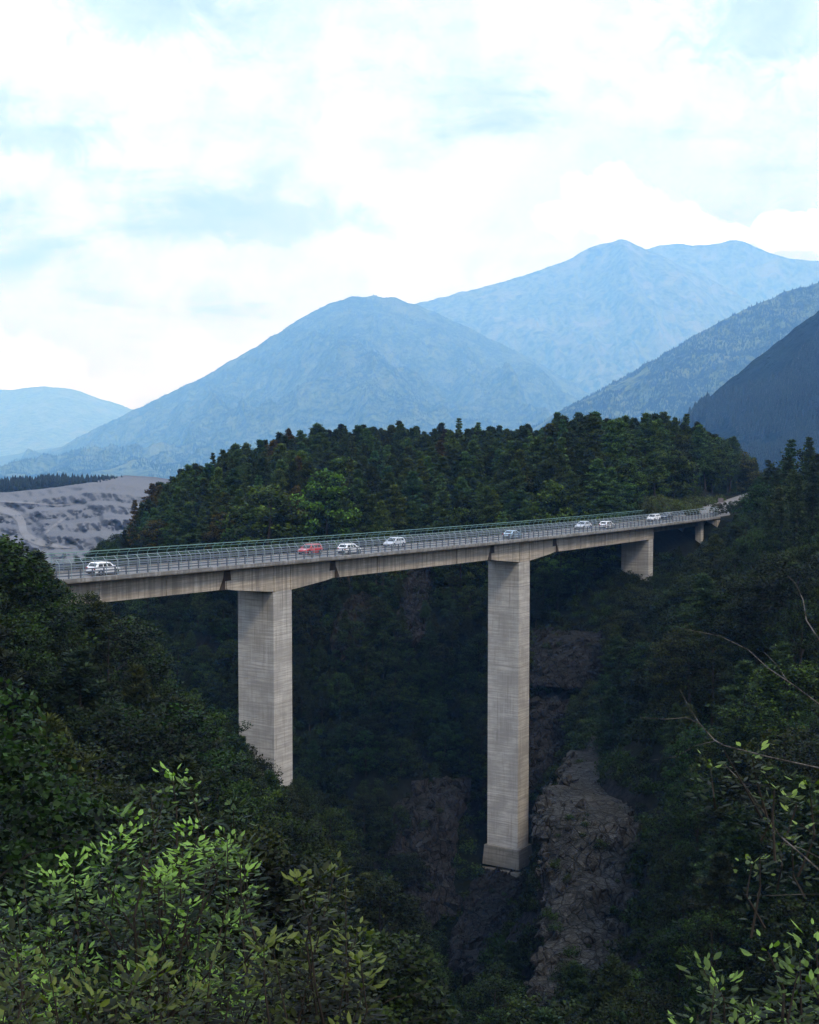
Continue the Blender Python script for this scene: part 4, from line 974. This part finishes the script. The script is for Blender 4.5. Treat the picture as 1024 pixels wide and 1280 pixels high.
# dark tree line behind the quarry
r = np.random.default_rng(77); qx = r.uniform(-30, 118, 420); D = r.uniform(1310, 1420, 420)
P = qpoint(qx, np.full(420, 600.)) + np.c_[np.zeros(420), D - 1290, np.zeros(420)]; P[:, 2] = qpoint(qx, np.interp(qx, [-60, 0, 60, 110, 150], [617, 617, 611, 604, 606]))[:, 2] - .5; hh = np.interp(qx, [-30, 0, 40, 100, 118], [12, 12, 12, 5, 3.5])*r.uniform(.7, 1.2, 420)
scatter('valley_wood', 'dark line of trees behind the quarry', P, np.c_[hh*1.5, hh*1.5, hh], CONE, 78)
# two pale houses showing past the hill
for hx, hy, D, wd, lab in ((213, 588, 2300, 11, 'small white house seen past the left end of the wooded hill'), (227, 586, 2350, 7, 'smaller white house right beside the other white house')):
    G = MT_GRID['rounded blue forested mountain in the centre']; gx, gy, gd = to_px(G); k_ = np.argmin(np.abs(gx - hx)*3 + np.abs(gy - hy) + gd*.001); p = G.reshape(-1, 3)[k_]; t = tag(empty('house', tuple(p), .2), lab, 'house')
    MB().box(-wd/2, wd/2, -4, 4, -14, 3).build('wall', plain('white_render', (.7, .69, .66), .9, .1, 0, .1, .5), t)
    mb = MB(); mb.V = [(-wd/2-.4, -4.5, 3), (wd/2+.4, -4.5, 3), (wd/2+.4, 4.5, 3), (-wd/2-.4, 4.5, 3), (-wd/2-.4, 0, 5), (wd/2+.4, 0, 5)]; mb.F = [(0, 1, 5, 4), (2, 3, 4, 5), (0, 4, 3), (1, 2, 5), (3, 2, 1, 0)]
    mb.build('roof', plain('grey_roof', (.25, .22, .2), .9), t)

# ------------------------------------------------------------------ rocks
def hit(px_, py_, d0=60, d1=460):
    D = np.arange(d0, d1, 1.5); rv = ray(px_, py_); P = rv[None]*D[:, None]; below = P[:, 2] + CAMZ < H(P[:, 0], P[:, 1])
    return float(D[np.argmax(below)]) if below.any() else d1
ROCK_PTS = []
def outline_rock(name, label, rows, mat, seed, D=None, bulge=.55, proud=2.0, amp=.16, group=None, cat='rock'):
    rows = np.array(rows, float); n = 70; y = np.linspace(rows[0, 0], rows[-1, 0], n)
    l, r_ = np.interp(y, rows[:, 0], rows[:, 1]), np.interp(y, rows[:, 0], rows[:, 2])
    if D is None:
        dh = np.array([hit(.5*(a+b), c) for c, a, b in rows]) - proud
        Dr = np.interp(y, rows[:, 0], dh); k = np.ones(15)/15; Dr = np.convolve(np.r_[Dr[:1].repeat(7), Dr, Dr[-1:].repeat(7)], k, 'valid')
    else: Dr = np.interp(y, [D[0][0], D[1][0]], [D[0][1], D[1][1]])
    m = 72; a = np.linspace(0, 2*np.pi, m, endpoint=False); P = np.zeros((n, m, 3))
    for i in range(n):
        c = at((l[i]+r_[i])/2, y[i], Dr[i]); hw = (r_[i]-l[i])/2*Dr[i]/FPX; t = i/(n-1); cap = min(1, (t/.06)**.5 + .05)
        P[i, :, 0] = c[0] + hw*cap*np.cos(a); P[i, :, 1] = c[1] - hw*bulge*2*cap*np.sin(a)*np.where(np.sin(a) > 0, 1, .8); P[i, :, 2] = c[2]
    W_ = (P[:, :, 0].max()-P[:, :, 0].min())
    nx = np.cos(a)[None]; ny = -np.sin(a)[None]
    u1 = P[..., 0]*.30 + P[..., 1]*.22; v1 = P[..., 2]*.26 + P[..., 1]*.15
    f3 = lambda k, sd2, rg: (fbm(P[..., 0]*k, P[..., 2]*k*.7, 5, sd2, rg) + fbm(P[..., 1]*k + 7, P[..., 2]*k*.7 + 3, 5, sd2+40, rg) + fbm(P[..., 0]*k + P[..., 2]*.3*k, P[..., 1]*k, 5, sd2+80, rg))/3
    rk = np.random.default_rng(seed+900); flat = P.reshape(-1, 3); lo_, hi_ = flat.min(0), flat.max(0); ext = hi_ - lo_
    def facets(n_, tilt, amp_):                   # broken blocks: nearest seed point gives every block its own offset and tilt
        sp = lo_ + rk.uniform(0, 1, (n_, 3))*ext; off_ = rk.normal(0, 1, n_); tl = rk.normal(0, tilt, (n_, 3)); wq = np.array([1.0, 1.0, .62])
        q_ = flat + rk.normal(0, .12, flat.shape); idn = np.argmin((((q_[:, None] - sp[None])*wq)**2).sum(-1), 1)
        return (amp_*(off_[idn]*.5 + ((flat - sp[idn])*tl[idn]).sum(1))).reshape(n, m)
    dsp = (f3(.16, seed, False) - .48)*3.0*W_*amp + (f3(.6, seed+23, True) - .72)*1.4 - .01*W_
    P[..., 0] += nx*dsp; P[..., 1] += ny*dsp; P[..., 2] += .25*dsp
    mb_v = np.r_[P.reshape(-1, 3), [P[0].mean(0) + [0, 0, .3]]]
    I, J = np.meshgrid(np.arange(n-1), np.arange(m), indexing='ij'); J2 = (J+1) % m
    q = np.stack([I*m+J, (I+1)*m+J, (I+1)*m+J2, I*m+J2], -1).reshape(-1, 4)
    F = [tuple(map(int, f)) for f in q] + [(n*m, j, (j+1) % m) for j in range(m)]
    ROCK_PTS.append(P[8:-6, 6:30].reshape(-1, 3)); Vb, Fb = [tuple(v_) for v_ in mb_v], list(F); bed = rk.normal(0, .25, 3)
    step_ = np.clip(ext[2]/15, .6, 1.9); nblk = int(np.clip(ext[0]*ext[2]/(step_*step_)*4.0, 80, 900))
    for _ in range(nblk):
        i_ = rk.integers(1, n-1); j_ = rk.integers(0, m)
        if np.sin(a[j_]) < -.5: continue
        sz = step_*(.35 + 1.5*rk.uniform()**2.2)*np.array([1.0, .8, rk.uniform(.7, 2.0)]); c_ = P[i_, j_] + rk.normal(0, .28, 3)*step_
        pts_ = rnd_dirs(11, rk)*rk.uniform(.75, 1.0, (11, 1))*sz; eu = Matrix.Rotation(.45 + bed[0] + rk.normal(0, .2), 3, 'Y') @ Matrix.Rotation(rk.uniform(0, 6.28), 3, 'Z')
        bmk = bmesh.new(); vs = [bmk.verts.new(eu @ Vector(q_) + Vector(c_)) for q_ in pts_]; bmesh.ops.convex_hull(bmk, input=vs)
        b0 = len(Vb); bmk.verts.index_update(); Vb += [tuple(v_.co) for v_ in bmk.verts]; Fb += [tuple(b0 + v_.index for v_ in f_.verts) for f_ in bmk.faces]; bmk.free()
    return tag(add(name, make_mesh(name, np.array(Vb), Fb, mat)), label, cat, group)
outline_rock('rock_outcrop', 'pale craggy rock spur standing right of the tallest pier', [(884, 772, 806), (905, 752, 815), (930, 735, 820), (960, 712, 812), (1000, 692, 805), (1050, 680, 802), (1100, 674, 806), (1150, 667, 812), (1185, 668, 820), (1240, 676, 840), (1300, 670, 850)], ROCK, 3, None, .5, 7.0)
for lab, rows, mat, sd_ in (
    ('dark cliff face right of the tallest pier, below the short pier', [(788, 668, 740), (800, 660, 775), (830, 655, 780), (852, 655, 765)], ROCK_D, 11),
    ('lower dark cliff face beside the tallest pier', [(868, 655, 705), (880, 650, 722), (920, 650, 712), (985, 650, 690)], ROCK_D, 12),
    ('ochre earth scar on the gorge wall left of the tallest pier', [(742, 446, 472), (765, 428, 474), (800, 416, 468), (818, 420, 450)], ROCK_O, 13),
    ('grey rock streak under the middle of the bridge', [(712, 512, 545), (740, 506, 535), (770, 500, 528), (800, 498, 520)], ROCK_D, 14),
    ('pale broken rock face left of the foot of the tallest pier', [(975, 545, 585), (1010, 498, 570), (1060, 484, 560), (1110, 500, 560), (1140, 520, 575)], ROCK_D, 15),
    ('grey boulder face at the bottom of the gorge below the tallest pier', [(1140, 600, 640), (1160, 570, 655), (1195, 566, 660), (1225, 590, 650)], ROCK_D, 16),
    ('dark rock ledge at the foot of the pale rock spur', [(1192, 700, 760), (1215, 682, 800), (1300, 670, 815)], ROCK_D, 17),
    ('broken rock ledge carrying the foot of the tallest pier', [(1086, 604, 664), (1102, 592, 668), (1135, 580, 668), (1170, 584, 664)], ROCK_D, 19),
    ('small square boulder at the very bottom of the gorge', [(1252, 628, 650), (1262, 624, 654), (1300, 624, 656)], ROCK_D, 18),
): outline_rock('rock_outcrop', lab, rows, mat, sd_, None, .35, 1.6, .10)
r = np.random.default_rng(66); P = np.concatenate([q_[r.choice(len(q_), 46 if k_ == 0 else 9, False)] for k_, q_ in enumerate(ROCK_PTS)]); sc_ = r.uniform(.25, .95, len(P))**1.2
scatter('rock_shrubs', 'small shrubs clinging to the gorge rocks', P, np.c_[sc_, sc_, sc_*.9], BUSH, 67)
# leaning dead trunk and shrubs on the right slope
p0, p1 = at(846, 905, 200), at(822, 815, 202)
t = tag(empty('dead_trunk', tuple(p0)), 'pale bare dead trunk leaning above the rock spur', 'dead tree')
MB().tube([np.zeros(3) + [0, 0, -1], (p1-p0)*.5 + [.2, 0, 0], p1-p0], [.22, .16, .05], 7).build('trunk', PALEBARK, t)
MB().tube([(p1-p0)*.75, (p1-p0)*.75 + [.8, 0, 1.0]], [.06, .02], 5).build('branch_stub', PALEBARK, t)

# ------------------------------------------------------------------ foreground trees
def leaf_shape(mb_v, mb_f, tint, base, d, side, L, Wd, fold, tv):
    n = np.cross(d, side); b = len(mb_v); q = fold*Wd
    mb_v += [base, base + d*L*.30 + side*Wd*.42 + n*q, base + d*L*.62 + side*Wd*.46 + n*q, base + d*L, base + d*L*.62 - side*Wd*.46 + n*q, base + d*L*.30 - side*Wd*.42 + n*q, base + d*L*.5 - n*.1*Wd]
    for i in range(6): mb_f.append((b+i, b+(i+1) % 6, b+6)); tint.append(tv)
def leafy_tree(name, label, root, tips, seed, shoot=(.45, .85), leafL=.078, nleaf=64, bare=(), stems=True, gl=(.15, 2.0, 1.3)):
    r = np.random.default_rng(seed); root = np.array(root)
    e = tag(empty(name, tuple(root)), label, 'tree')
    Vv, Ff, Tn = [], [], []; tw = MB(); lim = MB(); hubs = []
    tips = [np.array(t) - root for t in tips]
    for tp in tips:
        glow = gl[0] + (gl[1]-gl[0])*r.uniform()**gl[2]; Ls = r.uniform(*shoot); inn = np.array([0, 0, 0.2*tp[2]]) - tp; inn /= np.linalg.norm(inn); st = tp + (inn*.6 + np.array([0, 0, -.8]) + r.normal(0, .22, 3))*Ls
        mid = (tp+st)/2 + r.normal(0, .05, 3); hubs.append(st)
        tw.tube([st, mid, tp], [.009, .006, .003], 4)
        for k in range(nleaf):
            q = 1 - r.uniform(0, 1)**1.5; p = (1-q)**2*st + 2*q*(1-q)*mid + q*q*tp
            ang = r.uniform(0, 6.283); d = np.array([math.cos(ang), math.sin(ang), r.uniform(-.25, .55) + (.5 if q > .9 else 0)]); d /= np.linalg.norm(d)
            p = p + d*r.uniform(.01, .14); side = np.cross(d, [0, 0, 1]) + r.normal(0, .30, 3); side -= d*(side@d); side /= np.linalg.norm(side)
            leaf_shape(Vv, Ff, Tn, p, d, side, leafL*r.uniform(.45, 1.35), leafL*.46*r.uniform(.6, 1.25), r.uniform(-.15, .45), np.clip(max(0, q-.62)*2.0*glow + r.normal(.07, .10), 0, 1))  # tip leaves tinted bright, inner ones dark: highlights and shade painted into the tint
    hubs = np.array(hubs); order = r.permutation(len(hubs)); mains = hubs[order[:max(3, len(hubs)//7)]]
    for m_ in (mains if stems else []):
        c = m_*.5 + r.normal(0, .15, 3); c[2] = m_[2]*.55; lim.tube([np.zeros(3), c*.5, c, m_], [.034, .026, .018, .010], 5)
    for h_ in hubs:
        j = np.argmin(((mains - h_)**2).sum(1)); a = mains[j]*.8
        if stems and np.linalg.norm(h_-a) > .05: tw.tube([a, (a+h_)/2 + r.normal(0, .06, 3) + [0, 0, -.05], h_], [.014, .012, .008], 4)
    me = foliage_mesh('leaves', np.array(Vv), np.array(Ff), np.array(Tn), FRESH); me.polygons.foreach_set('use_smooth', np.ones(len(me.polygons), bool))
    add('crown', me, e); (lim.build('trunk', BARK, e) if lim.V else None); tw.build('twigs', BARK, e)
    for pts, rad in bare:
        pts = [np.array(p) - root for p in pts]; MB().tube(pts, np.linspace(rad, rad*.3, len(pts)), 6).build('bare_branch', PALEBARK, e)
    return e
r = np.random.default_rng(21)
TOPL = curve([(-40, 1080), (0, 1070), (60, 1062), (120, 1040), (180, 990), (215, 975), (250, 1010), (290, 1010), (320, 1090), (370, 1120), (460, 1110), (470, 1240)])
tipsA = [at(x, y, r.uniform(10.5, 12.5)) for x, y in [(215, 968), (188, 985), (236, 980), (205, 1000), (150, 1018), (128, 1066), (292, 1010), (284, 1050), (306, 1080), (168, 1128), (100, 1150), (60, 1130), (30, 1100), (225, 1080), (250, 1140), (200, 1180), (150, 1050)]]
tipsB = [at(x, y, r.uniform(9.2, 10.5)) for x, y in [(400, 1098), (432, 1108), (372, 1102), (418, 1092), (446, 1165), (440, 1180), (330, 1180), (290, 1220), (385, 1180), (330, 1262), (430, 1200)]]
tipsC = [at(x, y, r.uniform(8.2, 9.4)) for x, y in [(60, 1205), (20, 1180), (100, 1265), (20, 1250), (150, 1235), (70, 1240), (170, 1275)]]
for _ in range(125):
    x = r.uniform(-40, 330); y = r.uniform(TOPL(x)+25, 1330); tipsA.append(at(x, y, r.uniform(10.5, 13.0)))
for _ in range(34):
    x = r.uniform(230, 460); y = r.uniform(max(1130, TOPL(x)+40), 1330); tipsB.append(at(x, y, r.uniform(9.2, 11)))
for _ in range(26):
    x = r.uniform(-60, 230); y = r.uniform(1200, 1340); tipsC.append(at(x, y, r.uniform(8.2, 9.6)))
def rootp(px_, D, down): p = at(px_, 1300, D); p[2] = min(p[2] - down, 1e9); return (p[0], p[1], ground_z(p[0], p[1]) - .2)
leafy_tree('leafy_tree', 'tall light green broadleaf sapling in the left foreground', rootp(190, 12, 2), tipsA, 31)
leafy_tree('leafy_tree', 'slender leafy sapling with yellow green top, bottom centre left', rootp(370, 10, 2), tipsB, 32)
leafy_tree('leafy_tree', 'leafy bush cut off by the bottom left corner', rootp(60, 9, 2), tipsC, 33)
tipsD = [at(x, y, r.uniform(9.0, 10.2)) for x, y in [(905, 938), (888, 958), (940, 945), (968, 985), (985, 998), (1000, 1030), (950, 1072), (975, 1060), (1012, 985), (965, 1010), (940, 1080), (990, 1050)]]
tipsE = [at(x, y, r.uniform(6.8, 8.2)) for x, y in [(880, 1212), (905, 1250), (872, 1268), (960, 1190), (1000, 1200), (1015, 1230), (980, 1250), (940, 1262), (1020, 1180), (1000, 1275), (920, 1285), (1030, 1255), (860, 1290)]]
for _ in range(8): tipsE.append(at(r.uniform(880, 1050), r.uniform(1215, 1330), r.uniform(6.8, 8.4)))
def br(pts, D0, D1): return [at(x, y, d) for (x, y), d in zip(pts, np.linspace(D0, D1, len(pts)))]
bare = [(br([(1060, 968), (1024, 960), (960, 946), (905, 932), (893, 925), (875, 905), (858, 897), (832, 899), (800, 897)], 9.3, 9.8), .0062),
        (br([(895, 926), (870, 932), (845, 946), (815, 950)], 9.6, 9.9), .0035), (br([(875, 905), (862, 885), (850, 862)], 9.7, 9.9), .0035),
        (br([(1060, 1120), (1010, 1075), (975, 1045), (955, 1015), (930, 980), (905, 955)], 9.2, 9.8), .007),
        (br([(1060, 905), (1024, 880), (990, 855), (960, 835), (935, 812), (900, 795), (850, 785)], 10.5, 11.2), .006), (br([(985, 852), (970, 830), (955, 815)], 10.7, 11), .0035),
        (br([(1050, 812), (1024, 800), (1008, 775), (1004, 750), (995, 730), (985, 720)], 10.4, 11), .0065), (br([(1050, 1085), (1000, 1060), (960, 1050), (935, 1035)], 9.3, 9.6), .0035),
        (br([(1050, 1118), (1000, 1118), (950, 1120), (930, 1118)], 9.3, 9.6), .0035)]
leafy_tree('leafy_tree', 'sparse sapling with long bare branches reaching in from the right edge', rootp(1130, 9.6, 2), tipsD, 34, (.18, .40), .068, 24, bare, False, (.4, 1.5, 1.2))
leafy_tree('leafy_tree', 'bright green leafy bush in the bottom right corner', rootp(980, 7.6, 1.5), tipsE, 35, (.25, .45), .066, 40)

# ------------------------------------------------------------------ haze
def haze_mat():
    m = bpy.data.materials.new('haze_air'); m.use_nodes = True; T = NT(m.node_tree); T.n.clear(); out = T.n.new('ShaderNodeOutputMaterial')
    v = T.n.new('ShaderNodeVolumePrincipled'); v.inputs['Color'].default_value = (0.20, 0.50, 1.0, 1); v.inputs['Absorption Color'].default_value = (1, 1, 1, 1); v.inputs['Density'].default_value = HAZE; v.inputs['Anisotropy'].default_value = 0.0
    T.l.new(v.outputs[0], out.inputs['Volume']); return m
HAZE = 0.86e-4
hz = MB().box(-36000, 36000, -36000, 36000, CAMZ - 720, CAMZ + 3400).build('haze', haze_mat())
tag(hz, 'pale blue haze hanging in the valley air', None, None, 'stuff')
